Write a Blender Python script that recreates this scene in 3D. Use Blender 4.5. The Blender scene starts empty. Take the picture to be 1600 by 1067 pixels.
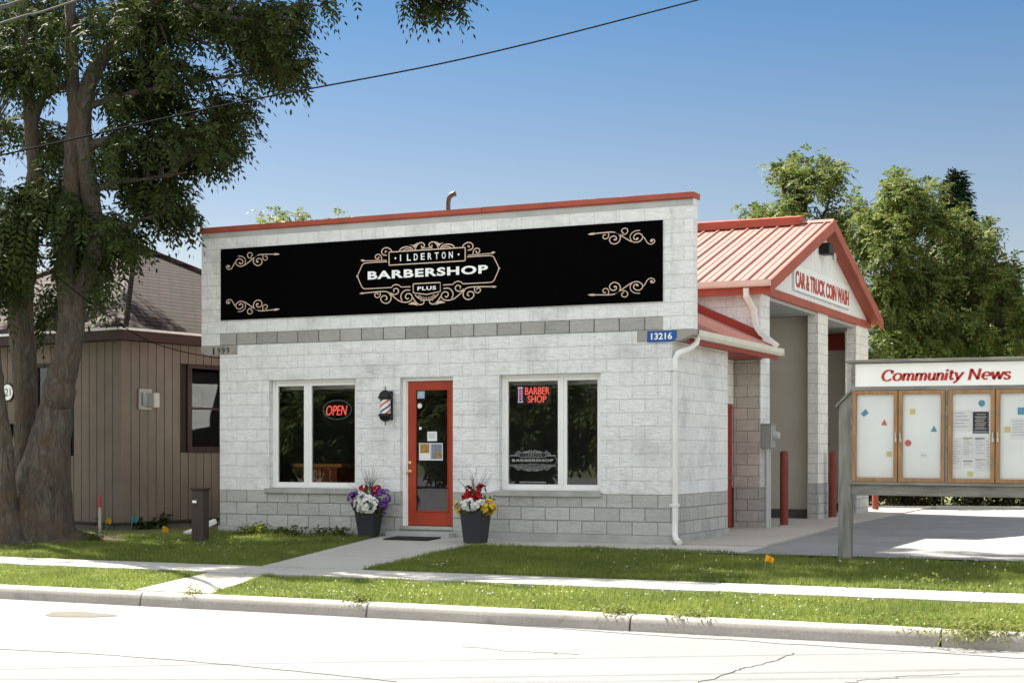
import bpy, bmesh, math, random
import numpy as np
from mathutils import Vector
R = math.radians
rng = np.random.default_rng(11)
random.seed(5)
SC = bpy.context.scene
COL = SC.collection

# ------------------------------------------------------------------ camera
CZ = 1.75
TH = math.atan(1150 / 2450)
cam_d = bpy.data.cameras.new('camera'); cam = bpy.data.objects.new('camera', cam_d); COL.objects.link(cam)
cam.location = (0, 0, CZ); cam.rotation_euler = (R(90), 0, TH)
cam_d.sensor_width = 36; cam_d.lens = 2450 / 1600 * 36
cam_d.shift_x = 0; cam_d.shift_y = (708 - 533.5) / 1600
cam_d.clip_end = 3000; cam_d.clip_start = 0.1
SC.camera = cam
# ------------------------------------------------------------------ sky, sun, exposure
w = bpy.data.worlds.new('World'); SC.world = w; w.use_nodes = True
nt = w.node_tree; bg = nt.nodes['Background']
sky = nt.nodes.new('ShaderNodeTexSky'); sky.sky_type = 'NISHITA'; sky.sun_disc = False
sky.sun_elevation = R(47.8); sky.sun_rotation = R(-69); sky.dust_density = 0.6; sky.ozone_density = 2.0
hs = nt.nodes.new('ShaderNodeHueSaturation'); hs.inputs['Saturation'].default_value = 0.94; hs.inputs['Value'].default_value = 0.51
nt.links.new(sky.outputs[0], hs.inputs['Color']); 
# deeper blue with height (as through a polarising filter), and bright cloud added on the unseen street side to fill the shade
tcw = nt.nodes.new('ShaderNodeTexCoord'); spw = nt.nodes.new('ShaderNodeSeparateXYZ'); nt.links.new(tcw.outputs['Generated'], spw.inputs[0])
rw = nt.nodes.new('ShaderNodeValToRGB'); ew = rw.color_ramp.elements
ew[0].position = .12; ew[0].color = (1.08, .98, .93, 1); ew[1].position = .29; ew[1].color = (.43, .74, .95, 1); e2 = ew.new(.20); e2.color = (.78, .86, .93, 1)
nt.links.new(spw.outputs[2], rw.inputs[0])
mw = nt.nodes.new('ShaderNodeMix'); mw.data_type = 'RGBA'; mw.blend_type = 'MULTIPLY'; mw.inputs[0].default_value = 1
nt.links.new(hs.outputs[0], mw.inputs[6]); nt.links.new(rw.outputs[0], mw.inputs[7])
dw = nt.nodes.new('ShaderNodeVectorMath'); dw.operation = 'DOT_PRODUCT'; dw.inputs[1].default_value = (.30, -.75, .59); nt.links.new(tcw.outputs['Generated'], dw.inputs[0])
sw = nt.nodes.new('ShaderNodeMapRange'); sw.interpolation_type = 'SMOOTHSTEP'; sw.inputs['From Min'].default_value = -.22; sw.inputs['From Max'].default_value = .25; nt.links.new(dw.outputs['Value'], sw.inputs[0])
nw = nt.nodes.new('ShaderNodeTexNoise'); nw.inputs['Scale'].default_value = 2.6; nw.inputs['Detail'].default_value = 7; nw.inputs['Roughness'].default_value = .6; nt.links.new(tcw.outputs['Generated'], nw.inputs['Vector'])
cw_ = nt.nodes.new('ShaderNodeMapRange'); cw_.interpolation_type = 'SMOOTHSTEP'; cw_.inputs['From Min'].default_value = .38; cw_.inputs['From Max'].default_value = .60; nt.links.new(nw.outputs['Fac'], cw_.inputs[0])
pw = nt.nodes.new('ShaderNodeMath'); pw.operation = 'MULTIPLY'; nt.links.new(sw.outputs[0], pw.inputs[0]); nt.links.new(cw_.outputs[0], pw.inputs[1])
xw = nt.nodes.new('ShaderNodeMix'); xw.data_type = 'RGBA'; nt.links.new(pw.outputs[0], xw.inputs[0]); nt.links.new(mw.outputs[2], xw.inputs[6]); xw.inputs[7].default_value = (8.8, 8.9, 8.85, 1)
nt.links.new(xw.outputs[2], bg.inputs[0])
bg.inputs[1].default_value = 0.05
sl = bpy.data.lights.new('sun', 'SUN'); sl.energy = 5.0; sl.angle = R(0.53); sl.color = (1.0, 0.94, 0.84)
sun = bpy.data.objects.new('sun', sl); COL.objects.link(sun)
sun.rotation_euler = Vector((0.846, -0.326, -1)).to_track_quat('-Z', 'Y').to_euler()
sun.location = (-30, 20, 40)
SC.view_settings.view_transform = 'Standard'; SC.view_settings.look = 'None'
SC.view_settings.exposure = 2.1; SC.view_settings.gamma = 1.0; SC.view_settings.use_curve_mapping = False

# ------------------------------------------------------------------ survey: photo pixel -> point on a known plane
FW = np.array([-math.sin(TH), math.cos(TH), 0]); RT = np.array([math.cos(TH), math.sin(TH), 0])
CP = np.array([0, 0, CZ])
def ray(px, py): return FW + RT * (px - 800) / 2450. + np.array([0, 0, (708 - py) / 2450.])
def onY(px, py, Y): r = ray(px, py); return CP + r * (Y / r[1])
def onX(px, py, X): r = ray(px, py); return CP + r * (X / r[0])
def onZ(px, py, Z): r = ray(px, py); return CP + r * ((Z - CZ) / r[2])
def dep(px, py, d): return CP + ray(px, py) * d

YF = 21.628                                   # the plane of the shop front
GP = [(-80, .0), (14.66, .15), (16.65, .20), (17.7, .24), (20.5, .40), (21.5, .43), (600, .43)]
def gz(y): return float(np.interp(y, [a for a, b in GP], [b for a, b in GP]))

# ------------------------------------------------------------------ materials
MATS = {}
def nodes(name):
    m = bpy.data.materials.new(name); m.use_nodes = True
    n = m.node_tree.nodes; l = m.node_tree.links
    return m, n, l, n['Principled BSDF']
def ramp(n, l, src, stops, interp='LINEAR'):
    r = n.new('ShaderNodeValToRGB'); r.color_ramp.interpolation = interp
    e = r.color_ramp.elements
    while len(e) > 1: e.remove(e[-1])
    e[0].position = stops[0][0]; e[0].color = (*stops[0][1], 1)
    for p, c in stops[1:]:
        x = e.new(p); x.color = (*c, 1)
    l.new(src, r.inputs[0]); return r.outputs[0]
def noise(n, l, vec, scale, detail=5, rough=.6, dist=0):
    t = n.new('ShaderNodeTexNoise'); t.inputs['Scale'].default_value = scale
    t.inputs['Detail'].default_value = detail; t.inputs['Roughness'].default_value = rough
    t.inputs['Distortion'].default_value = dist
    if vec is not None: l.new(vec, t.inputs['Vector'])
    return t.outputs['Fac']
def mul(c, k): return tuple(min(1, x * k) for x in c)
def mixc(n, l, f, a, b, mode='MIX'):
    m = n.new('ShaderNodeMix'); m.data_type = 'RGBA'; m.blend_type = mode
    for i, s in ((0, f), (6, a), (7, b)):
        if hasattr(s, 'links'): l.new(s, m.inputs[i])
        elif i == 0: m.inputs[0].default_value = s
        else: m.inputs[i].default_value = (*s, 1)
    return m.outputs[2]
def bump(n, l, b, h, strength, dist, prev=None):
    u = n.new('ShaderNodeBump'); u.inputs['Strength'].default_value = strength; u.inputs['Distance'].default_value = dist
    l.new(h, u.inputs['Height'])
    if prev is not None: l.new(prev, u.inputs['Normal'])
    if b is not None: l.new(u.outputs[0], b.inputs['Normal'])
    return u.outputs[0]
def plain(name, c, rough=.6, var=.12, scale=4, bmp=0, bscale=40, metal=0, spec=.28, c2=None, emit=0, stretch=None, dist=.01):
    """a painted / plain surface whose tone wanders a little"""
    if name in MATS: return MATS[name]
    m, n, l, b = nodes(name)
    tc = n.new('ShaderNodeTexCoord'); v = tc.outputs['Object']
    if stretch:
        mp = n.new('ShaderNodeMapping'); mp.inputs['Scale'].default_value = stretch; l.new(v, mp.inputs[0]); v = mp.outputs[0]
    f = noise(n, l, v, scale)
    a = mul(c, 1 - var); z = c2 if c2 else mul(c, 1 + var)
    col = ramp(n, l, f, [(.3, a), (.7, z)])
    l.new(col, b.inputs['Base Color'])
    b.inputs['Roughness'].default_value = rough; b.inputs['Metallic'].default_value = metal
    b.inputs['Specular IOR Level'].default_value = spec
    if bmp: bump(n, l, b, noise(n, l, v, bscale, 6), bmp, dist)
    if emit:
        b.inputs['Emission Color'].default_value = (*c, 1); b.inputs['Emission Strength'].default_value = emit
    MATS[name] = m; return m
def block(name, c1, c2, mortar, stain, msize=.007, off=(0, .545), rough=.85, bstr=.9, stain_amt=.5):
    """split-face concrete block in courses of 0.2 m, stretchers of 0.4 m; UV in metres"""
    m, n, l, b = nodes(name)
    uv = n.new('ShaderNodeUVMap'); mp = n.new('ShaderNodeMapping'); mp.inputs['Location'].default_value = (-off[0], -off[1], 0)
    l.new(uv.outputs[0], mp.inputs[0]); v = mp.outputs[0]
    k = n.new('ShaderNodeTexBrick'); l.new(v, k.inputs['Vector'])
    k.inputs['Scale'].default_value = 1; k.inputs['Brick Width'].default_value = .4; k.inputs['Row Height'].default_value = .2
    k.inputs['Mortar Size'].default_value = msize; k.inputs['Mortar Smooth'].default_value = .3; k.offset = .5
    k.inputs['Color1'].default_value = (*c1, 1); k.inputs['Color2'].default_value = (*c2, 1); k.inputs['Mortar'].default_value = (*mortar, 1)
    f1 = noise(n, l, v, 1.3, 6, .65); f2 = noise(n, l, v, 9, 6, .7)
    st = ramp(n, l, f1, [(.50, (0, 0, 0)), (.78, (stain_amt,) * 3)])
    col = mixc(n, l, st, k.outputs['Color'], stain)
    mps = n.new('ShaderNodeMapping'); mps.inputs['Scale'].default_value = (5.5, .35, 1); l.new(v, mps.inputs[0])
    col = mixc(n, l, ramp(n, l, noise(n, l, mps.outputs[0], 1.6, 5, .65), [(.56, (0, 0, 0)), (.80, (stain_amt * .6,) * 3)]), col, stain)
    mpc = n.new('ShaderNodeMapping'); mpc.inputs['Scale'].default_value = (1, 2.2, 1); l.new(v, mpc.inputs[0])
    col = mixc(n, l, ramp(n, l, noise(n, l, mpc.outputs[0], 5.5, 8, .75, .4), [(.58, (0, 0, 0)), (.70, (stain_amt * .55,) * 3)]), col, stain)
    sp = ramp(n, l, f2, [(.35, (.90, .90, .90)), (.6, (1, 1, 1))])
    col = mixc(n, l, 1.0, col, sp, 'MULTIPLY')
    l.new(col, b.inputs['Base Color']); b.inputs['Roughness'].default_value = rough; b.inputs['Specular IOR Level'].default_value = .3
    # rock face: stretched chips plus fine grain, mortar raked back
    mp2 = n.new('ShaderNodeMapping'); mp2.inputs['Scale'].default_value = (1, 1.8, 1); l.new(v, mp2.inputs[0])
    h1 = noise(n, l, mp2.outputs[0], 11, 7, .68, .6)
    nb = bump(n, l, None, h1, bstr, .035)
    inv = n.new('ShaderNodeMath'); inv.operation = 'SUBTRACT'; inv.inputs[0].default_value = 1; l.new(k.outputs['Fac'], inv.inputs[1])
    bump(n, l, b, inv.outputs[0], .8, .01, nb)
    MATS[name] = m; return m
def ground(name, c1, c2, s1=.6, s2=14, speck=None, bstr=.4, bscale=90, rough=.9, spots=None):
    m, n, l, b = nodes(name)
    tc = n.new('ShaderNodeTexCoord'); v = tc.outputs['Object']
    col = ramp(n, l, noise(n, l, v, s1, 8, .65), [(.3, c1), (.7, c2)])
    f = noise(n, l, v, s2 * 6, 3, .7)
    col = mixc(n, l, 1.0, col, ramp(n, l, f, [(.3, (.72,) * 3), (.65, (1.08,) * 3)]), 'MULTIPLY')
    if spots:
        sf = noise(n, l, v, s2 * .13, 6, .7, 1.5)
        col = mixc(n, l, ramp(n, l, sf, [(.58, (0, 0, 0)), (.72, (.75,) * 3)]), col, spots)
    l.new(col, b.inputs['Base Color']); b.inputs['Roughness'].default_value = rough; b.inputs['Specular IOR Level'].default_value = .25
    bump(n, l, b, noise(n, l, v, bscale, 4, .7), bstr, .006)
    MATS[name] = m; return m
def leafmat(name, cols, trans=.35, rough=.5):
    m, n, l, b = nodes(name)
    g = n.new('ShaderNodeNewGeometry')
    tc = n.new('ShaderNodeTexCoord')
    col = ramp(n, l, g.outputs['Random Per Island'], [(i / max(1, len(cols) - 1), c) for i, c in enumerate(cols)])
    f = noise(n, l, tc.outputs['Object'], .8, 3)
    col = mixc(n, l, 1.0, col, ramp(n, l, f, [(.3, (.75, .78, .8)), (.7, (1.2, 1.15, 1.0))]), 'MULTIPLY')
    l.new(col, b.inputs['Base Color']); b.inputs['Roughness'].default_value = rough; b.inputs['Specular IOR Level'].default_value = .1
    t = n.new('ShaderNodeBsdfTranslucent'); l.new(col, t.inputs[0])
    mx = n.new('ShaderNodeMixShader'); mx.inputs[0].default_value = trans
    l.new(b.outputs[0], mx.inputs[1]); l.new(t.outputs[0], mx.inputs[2])
    l.new(mx.outputs[0], n['Material Output'].inputs[0])
    MATS[name] = m; return m
def glassmat(name, tint=(1, 1, 1), ior=1.5, rough=.0, trans=1.0):
    m, n, l, b = nodes(name)
    n.remove(b)
    tr = n.new('ShaderNodeBsdfTransparent'); tr.inputs[0].default_value = (*tint, 1)
    gl = n.new('ShaderNodeBsdfGlossy'); gl.inputs['Roughness'].default_value = rough; gl.inputs[0].default_value = (.9, .95, 1, 1)
    fr = n.new('ShaderNodeFresnel'); fr.inputs[0].default_value = ior
    mx = n.new('ShaderNodeMixShader'); l.new(fr.outputs[0], mx.inputs[0])
    l.new(tr.outputs[0], mx.inputs[1]); l.new(gl.outputs[0], mx.inputs[2]); l.new(mx.outputs[0], n['Material Output'].inputs[0])
    MATS[name] = m; return m

white_block = block('white_painted_block', (.85, .86, .85), (.80, .81, .80), (.71, .72, .71), (.47, .465, .45), msize=.006, stain_amt=.80)
cream_block = block('cream_painted_block', (.85, .83, .76), (.79, .77, .70), (.60, .58, .52), (.52, .50, .44), stain_amt=.35)
grey_block = block('bare_grey_block', (.53, .525, .50), (.44, .435, .41), (.25, .245, .23), (.27, .262, .245), msize=.008)
band_block = block('bare_band_block', (.46, .455, .43), (.32, .315, .295), (.12, .12, .115), (.24, .24, .23), msize=.010)
tan_block = block('weathered_tan_block', (.66, .62, .55), (.57, .535, .475), (.36, .34, .30), (.30, .28, .25))
concrete = plain('parged_concrete', (.36, .36, .345), .9, .2, 2.5, .4, 60)
corbel_m = plain('corbel_concrete', (.31, .295, .27), .9, .12, 6, .3, 60)
red_metal = plain('red_painted_metal', (.35, .078, .048), .5, .16, 2.2)
red_roof = plain('faded_red_roof_metal', (.34, .172, .142), .45, .10, 1.2)
dark_red = plain('dark_red_trim', (.30, .035, .022), .5, .1, 3)
door_red = plain('orange_red_door_paint', (.36, .048, .018), .5, .10, 2)
white_vinyl = plain('white_vinyl', (.82, .82, .80), .4, .04, 3)
white_metal = plain('white_gutter_metal', (.70, .70, .67), .4, .08, 3)
black_panel = plain('black_sign_panel', (.0012, .0012, .0014), .9, .1, 3, spec=.03)
gold = plain('champagne_gold_print', (.62, .47, .36), .5, .08, 6)
print_white = plain('white_print', (.85, .86, .86), .5, .03, 6)
brick_brown = plain('taupe_siding', (.155, .126, .103), .75, .13, 1.6, .15, 30)
maroon = plain('maroon_trim_paint', (.030, .014, .012), .55, .15, 3)
black_metal = plain('black_metal', (.012, .012, .013), .4, .1, 5)
pot_m = plain('charcoal_planter', (.028, .029, .034), .55, .12, 5)
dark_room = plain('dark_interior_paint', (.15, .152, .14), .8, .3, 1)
ceil_m = plain('ceiling_tile', (.55, .56, .54), .9, .05, 2)
tbar = plain('ceiling_grid_metal', (.05, .05, .05), .5, .1, 2)
desk_wood = plain('orange_desk_wood', (.42, .17, .05), .4, .25, 5)
desk_red = plain('red_brown_desk_panel', (.20, .045, .02), .5, .25, 5)
beige = plain('beige_bay_paint', (.56, .51, .43), .7, .08, .8)
bay_ceil = plain('bay_ceiling_panel', (.42, .43, .43), .7, .06, 1)
siding_w = plain('white_ribbed_steel', (.80, .81, .80), .5, .05, 2)
grey_box = plain('grey_enamel_box', (.27, .285, .275), .5, .08, 4)
pvc = plain('grey_pvc_pipe', (.43, .44, .43), .5, .06, 4)
red_boll = plain('red_bollard_paint', (.17, .036, .024), .6, .18, 7)
oldwood = plain('weathered_grey_wood', (.20, .195, .18), .85, .35, 3, .5, 40, stretch=(6, 6, .8))
oldwood_h = plain('weathered_grey_beam', (.21, .205, .19), .85, .35, 3, .5, 40, stretch=(.8, 6, 6))
cedar = plain('honey_brown_wood', (.31, .175, .085), .55, .25, 4, .15, 40, stretch=(5, 5, 1))
board_w = plain('white_notice_backing', (.80, .82, .82), .6, .05, 1.5)
header_w = plain('white_header_board', (.84, .84, .82), .55, .06, 1.5)
sign_red = plain('red_sign_letter', (.42, .03, .02), .5, .08, 6)
blue_sign = plain('blue_reflective_plate', (.018, .085, .30), .4, .06, 8)
steel = plain('brushed_steel', (.55, .55, .53), .3, .08, 10, metal=.9)
brass = plain('brass', (.62, .45, .20), .3, .1, 10, metal=.9)
paper = plain('white_paper', (.72, .73, .73), .7, .04, 10)
ink = plain('grey_print', (.25, .25, .28), .7, .1, 10)
wire_m = plain('black_cable', (.006, .006, .006), .9, .1, 3, spec=.05)
wire_l = plain('grey_cable', (.09, .09, .088), .8, .1, 3, spec=.1)
glass = glassmat('window_glass', ior=1.72)
thin_glass = glassmat('notice_board_glass', ior=1.3)
neon_red = plain('red_neon_tube', (.72, .085, .07), .4, 0, 3, emit=.24)
neon_white = plain('white_neon_tube', (.62, .60, .80), .4, 0, 3, emit=.12)
neon_blue = plain('unlit_blue_tube', (.18, .26, .34), .3, .05, 3)

# ------------------------------------------------------------------ mesh collector
class MB:
    def __init__(s): s.v = []; s.f = []; s.uv = {}; s.mi = []; s.cur = 0
    def add(s, vs, fs, uvs=None):
        o = len(s.v); s.v += [tuple(map(float, p)) for p in vs]
        for i, f in enumerate(fs):
            if uvs is not None: s.uv[len(s.f)] = uvs[i]
            s.f.append(tuple(o + j for j in f)); s.mi.append(s.cur)
        return s
    def quad(s, a, b, c, d, uv=None): return s.add([a, b, c, d], [(0, 1, 2, 3)], [uv] if uv else None)
    def box(s, x0, x1, y0, y1, z0, z1):
        v = [(x0, y0, z0), (x1, y0, z0), (x1, y1, z0), (x0, y1, z0), (x0, y0, z1), (x1, y0, z1), (x1, y1, z1), (x0, y1, z1)]
        return s.add(v, [(0, 3, 2, 1), (4, 5, 6, 7), (0, 1, 5, 4), (1, 2, 6, 5), (2, 3, 7, 6), (3, 0, 4, 7)])
    def prism(s, poly, f0, f1):
        """poly: 2D outline; f0/f1 map (a,b) to 3D for the two ends"""
        n = len(poly); v = [f0(a, b) for a, b in poly] + [f1(a, b) for a, b in poly]
        fs = [tuple(range(n)), tuple(range(2 * n - 1, n - 1, -1))]
        fs += [(i, i + n, (i + 1) % n + n, (i + 1) % n) for i in range(n)]
        return s.add(v, fs)
    def tube(s, pts, rad, n=8, cap=True):
        pts = [Vector(p) for p in pts]
        if not hasattr(rad, '__len__'): rad = [rad] * len(pts)
        rings = []; ref = None
        for i, p in enumerate(pts):
            t = (pts[min(i + 1, len(pts) - 1)] - pts[max(i - 1, 0)]).normalized()
            if ref is None:
                ref = t.orthogonal().normalized()
            ref = (ref - t * ref.dot(t)).normalized(); bi = t.cross(ref)
            rings.append([p + (ref * math.cos(2 * math.pi * k / n) + bi * math.sin(2 * math.pi * k / n)) * rad[i] for k in range(n)])
        v = [q for r in rings for q in r]; fs = []
        for i in range(len(pts) - 1):
            for k in range(n):
                fs.append((i * n + k, i * n + (k + 1) % n, (i + 1) * n + (k + 1) % n, (i + 1) * n + k))
        if cap:
            fs.append(tuple(range(n - 1, -1, -1))); fs.append(tuple((len(pts) - 1) * n + k for k in range(n)))
        return s.add(v, fs)
    def lathe(s, prof, c, n=24):
        v = []; fs = []
        for r, z in prof:
            for k in range(n):
                a = 2 * math.pi * k / n; v.append((c[0] + r * math.cos(a), c[1] + r * math.sin(a), c[2] + z))
        for i in range(len(prof) - 1):
            for k in range(n): fs.append((i * n + k, i * n + (k + 1) % n, (i + 1) * n + (k + 1) % n, (i + 1) * n + k))
        fs.append(tuple(range(n - 1, -1, -1))); fs.append(tuple((len(prof) - 1) * n + k for k in range(n)))
        return s.add(v, fs)
    def ribbon(s, pts, width, fmap, depth):
        """2D polyline drawn as a raised band; fmap(u,v,w) -> 3D, w = height above the face"""
        P = [np.array(p, float) for p in pts]; n = len(P)
        wf = width if callable(width) else (lambda t: width)
        L = []; Rr = []
        for i in range(n):
            t = P[min(i + 1, n - 1)] - P[max(i - 1, 0)]; t = t / (np.linalg.norm(t) + 1e-9)
            nn = np.array([-t[1], t[0]]); h = wf(t) / 2
            L.append(P[i] + nn * h); Rr.append(P[i] - nn * h)
        v = []
        for i in range(n): v += [fmap(*L[i], depth), fmap(*Rr[i], depth), fmap(*L[i], 0), fmap(*Rr[i], 0)]
        fs = []
        for i in range(n - 1):
            a = 4 * i; b = a + 4
            fs += [(a, a + 1, b + 1, b), (a, b, b + 2, a + 2), (a + 1, a + 3, b + 3, b + 1)]
        fs += [(0, 2, 3, 1), (4 * n - 4, 4 * n - 3, 4 * n - 1, 4 * n - 2)]
        return s.add(v, fs)
    def build(s, name, mats, parent=None, local=False, bevel=0, smooth=False, seg=1):
        off = Vector((0, 0, 0))
        if parent is not None and not local:
            p = parent
            while p is not None: off += p.location; p = p.parent
        me = bpy.data.meshes.new(name)
        me.from_pydata([(x - off.x, y - off.y, z - off.z) for x, y, z in s.v], [], s.f)
        if not isinstance(mats, (list, tuple)): mats = [mats]
        for m in mats: me.materials.append(m)
        me.polygons.foreach_set('material_index', s.mi)
        uvl = me.uv_layers.new(name='UVMap')
        V = s.v
        dat = np.zeros(len(me.loops) * 2, np.float32)
        for i, pl in enumerate(me.polygons):
            nx, ny, nz = map(abs, pl.normal)
            for j, li in enumerate(pl.loop_indices):
                if i in s.uv: u, t = s.uv[i][j]
                else:
                    x, y, z = V[s.f[i][j]]
                    if nz > .8: u, t = x, y
                    elif nx > ny: u, t = y, z
                    else: u, t = x, z
                dat[2 * li] = u; dat[2 * li + 1] = t
        uvl.data.foreach_set('uv', dat)
        me.update()
        o = bpy.data.objects.new(name, me); COL.objects.link(o)
        bm = bmesh.new(); bm.from_mesh(me); bmesh.ops.recalc_face_normals(bm, faces=bm.faces); bm.to_mesh(me); bm.free()
        if smooth: me.shade_smooth(); me.set_sharp_from_angle(angle=R(42))
        if parent is not None: o.parent = parent
        if bevel:
            b = o.modifiers.new('bevel', 'BEVEL'); b.width = bevel; b.segments = seg; b.limit_method = 'ANGLE'
        return o
def fast_mesh(name, verts, faces, mat, parent=None, off=(0, 0, 0)):
    verts = np.asarray(verts, np.float32) - np.asarray(off, np.float32); faces = np.asarray(faces, np.int32)
    k = faces.shape[1]; me = bpy.data.meshes.new(name)
    me.vertices.add(len(verts)); me.vertices.foreach_set('co', verts.ravel())
    me.loops.add(faces.size); me.loops.foreach_set('vertex_index', faces.ravel())
    me.polygons.add(len(faces)); me.polygons.foreach_set('loop_start', np.arange(0, faces.size, k, dtype=np.int32))
    me.update(calc_edges=True); me.validate(); me.materials.append(mat)
    o = bpy.data.objects.new(name, me); COL.objects.link(o)
    if parent is not None: o.parent = parent
    return o
def tag(o, label, cat, group=None):
    o['label'] = label; o['category'] = cat
    if group: o['group'] = group
    return o
def thing(name, label, cat, loc=(0, 0, 0), rz=0, group=None):
    o = bpy.data.objects.new(name, None); COL.objects.link(o); o.empty_display_size = .2
    o.location = loc; o.rotation_euler = (0, 0, rz)
    return tag(o, label, cat, group)
def struct(o): o['kind'] = 'structure'; return o
def stuff(o): o['kind'] = 'stuff'; return o
def dup(root, loc, label):
    r = root.copy(); COL.objects.link(r); r.location = loc; r['label'] = label
    for ch in list(root.children):
        c = ch.copy(); COL.objects.link(c); c.parent = r
        for g in ch.children:
            d = g.copy(); COL.objects.link(d); d.parent = c
    return r
def smooth_line(pts, n=6):
    P = [np.array(p, float) for p in pts]; P = [2 * P[0] - P[1]] + P + [2 * P[-1] - P[-2]]; out = []
    for i in range(1, len(P) - 2):
        for k in range(n):
            t = k / n
            out.append(.5 * ((2 * P[i]) + (-P[i - 1] + P[i + 1]) * t + (2 * P[i - 1] - 5 * P[i] + 4 * P[i + 1] - P[i + 2]) * t * t + (-P[i - 1] + 3 * P[i] - 3 * P[i + 1] + P[i + 2]) * t ** 3))
    out.append(P[-2]); return out
def text_into(mb, body, u0, u1, v0, v1, fmap, depth, bold=0, shear=0, spacing=1):
    """block lettering fitted to the rectangle u0..u1, v0..v1 of a face"""
    cu = bpy.data.curves.new('txt', 'FONT'); cu.body = body; cu.offset = bold; cu.shear = shear; cu.space_character = spacing
    cu.extrude = .05; cu.resolution_u = 4
    ob = bpy.data.objects.new('txt', cu); COL.objects.link(ob)
    me = bpy.data.meshes.new_from_object(ob.evaluated_get(bpy.context.evaluated_depsgraph_get()))
    co = np.array([v.co[:] for v in me.vertices]); lo = co.min(0); hi = co.max(0)
    q = (co - lo) / np.maximum(hi - lo, 1e-6)
    mb.add([fmap(u0 + (u1 - u0) * a, v0 + (v1 - v0) * b, depth * c) for a, b, c in q], [tuple(p.vertices) for p in me.polygons])
    bpy.data.objects.remove(ob); bpy.data.curves.remove(cu); bpy.data.meshes.remove(me)
def faceY(Y): return lambda u, v, d: (u, Y - d, v)
def faceX(X): return lambda u, v, d: (X + d, u, v)
def holed_wall(mb, x0, x1, z0, z1, ya, yb, holes):
    """a wall slab between ya (front) and yb with rectangular openings, reveals included"""
    xs = sorted({x0, x1, *[h[0] for h in holes], *[h[1] for h in holes]}); zs = sorted({z0, z1, *[h[2] for h in holes], *[h[3] for h in holes]})
    xs = [x for x in xs if x0 <= x <= x1]; zs = [z for z in zs if z0 <= z <= z1]
    inside = lambda x, z: any(h[0] < x < h[1] and h[2] < z < h[3] for h in holes)
    S = {}
    for i in range(len(xs) - 1):
        for j in range(len(zs) - 1): S[i, j] = not inside((xs[i] + xs[i + 1]) / 2, (zs[j] + zs[j + 1]) / 2)
    for (i, j), solid in S.items():
        if not solid: continue
        a, b, c, d = xs[i], xs[i + 1], zs[j], zs[j + 1]
        mb.quad((a, ya, c), (b, ya, c), (b, ya, d), (a, ya, d)); mb.quad((a, yb, c), (a, yb, d), (b, yb, d), (b, yb, c))
        if not S.get((i - 1, j)): mb.quad((a, ya, c), (a, ya, d), (a, yb, d), (a, yb, c))
        if not S.get((i + 1, j)): mb.quad((b, ya, c), (b, yb, c), (b, yb, d), (b, ya, d))
        if not S.get((i, j - 1)): mb.quad((a, ya, c), (a, yb, c), (b, yb, c), (b, ya, c))
        if not S.get((i, j + 1)): mb.quad((a, ya, d), (b, ya, d), (b, yb, d), (a, yb, d))

# ================================================================== THE GROUND
m_road = ground('pale_concrete_road', (.166, .168, .167), (.208, .210, .208), .35, 14, bstr=.8, spots=(.142, .143, .142))
m_walk = ground('pavement_concrete', (.40, .385, .35), (.49, .475, .44), .7, 14)
m_kerb = ground('kerb_concrete', (.31, .285, .25), (.41, .38, .34), 1.2, 10, spots=(.20, .178, .15))
m_apron = ground('apron_concrete', (.40, .365, .315), (.50, .46, .40), .5, 12)
m_lot = ground('worn_asphalt', (.205, .20, .192), (.295, .288, .275), .9, 10, spots=(.125, .122, .118), bstr=.8)
m_soil = ground('turf_soil', (.10, .115, .04), (.16, .165, .07), 2, 8, rough=1)
m_mulch = ground('bare_root_soil', (.05, .038, .028), (.11, .085, .062), 2.2, 8, bstr=1, bscale=30, rough=1)
m_strip = ground('gravelly_strip', (.40, .385, .345), (.50, .48, .44), 1.5, 12)

mb = MB(); xs = np.linspace(-300, 300, 41)
prof = [(-400, -.03), (-60.05, -.03), (14.55, -.03), (14.64, .10), (16.65, .165), (17.7, .205), (19, .285), (20.5, .37), (21.5, .40), (60, .40), (900, .40)]
for i in range(len(xs) - 1):
    for (ya, za), (yb, zb) in zip(prof[:-1], prof[1:]): mb.quad((xs[i], ya, za), (xs[i + 1], ya, za), (xs[i + 1], yb, zb), (xs[i], yb, zb))
struct(mb.build('ground', m_soil))
mb = MB()
for a in range(-60, 60, 6): mb.quad((a, -60, 0), (a + 6, -60, 0), (a + 6, 14.56, 0), (a, 14.56, 0))  # stretched far behind the camera as added pale ground bouncing light onto the shop
struct(mb.build('road', m_road))
# kerb: 3 m castings with open joints, battered face and a rounded arris
mb = MB(); kp = [(14.47, -.05), (14.49, .06), (14.505, .115), (14.53, .142), (14.57, .152), (14.66, .154), (14.66, -.05)]
x = -56.52
while x < 40:
    a, b = x + .012, x + 2.99
    mb.prism(kp, lambda y, z, a=a: (a, y, z), lambda y, z, b=b: (b, y, z)); x += 3.0
struct(mb.build('kerb', m_kerb, smooth=True))
mb = MB(); x = -58.1
while x < 40:
    mb.box(x + .006, x + 1.494, 16.68, 17.7, .12, .232); x += 1.5
struct(mb.build('sidewalk', m_walk, bevel=.008))
mb = MB(); mb.prism([(-12.15, 16.66), (-11.28, 16.66), (-10.66, 14.68), (-11.75, 14.68)], lambda x, y: (x, y, .05), lambda x, y: (x, y, gz(y) + .012))
struct(mb.build('verge_crossing', m_apron))
mb = MB(); pz = lambda y: .236 + (y - 17.71) / (21.45 - 17.71) * .215
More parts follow.
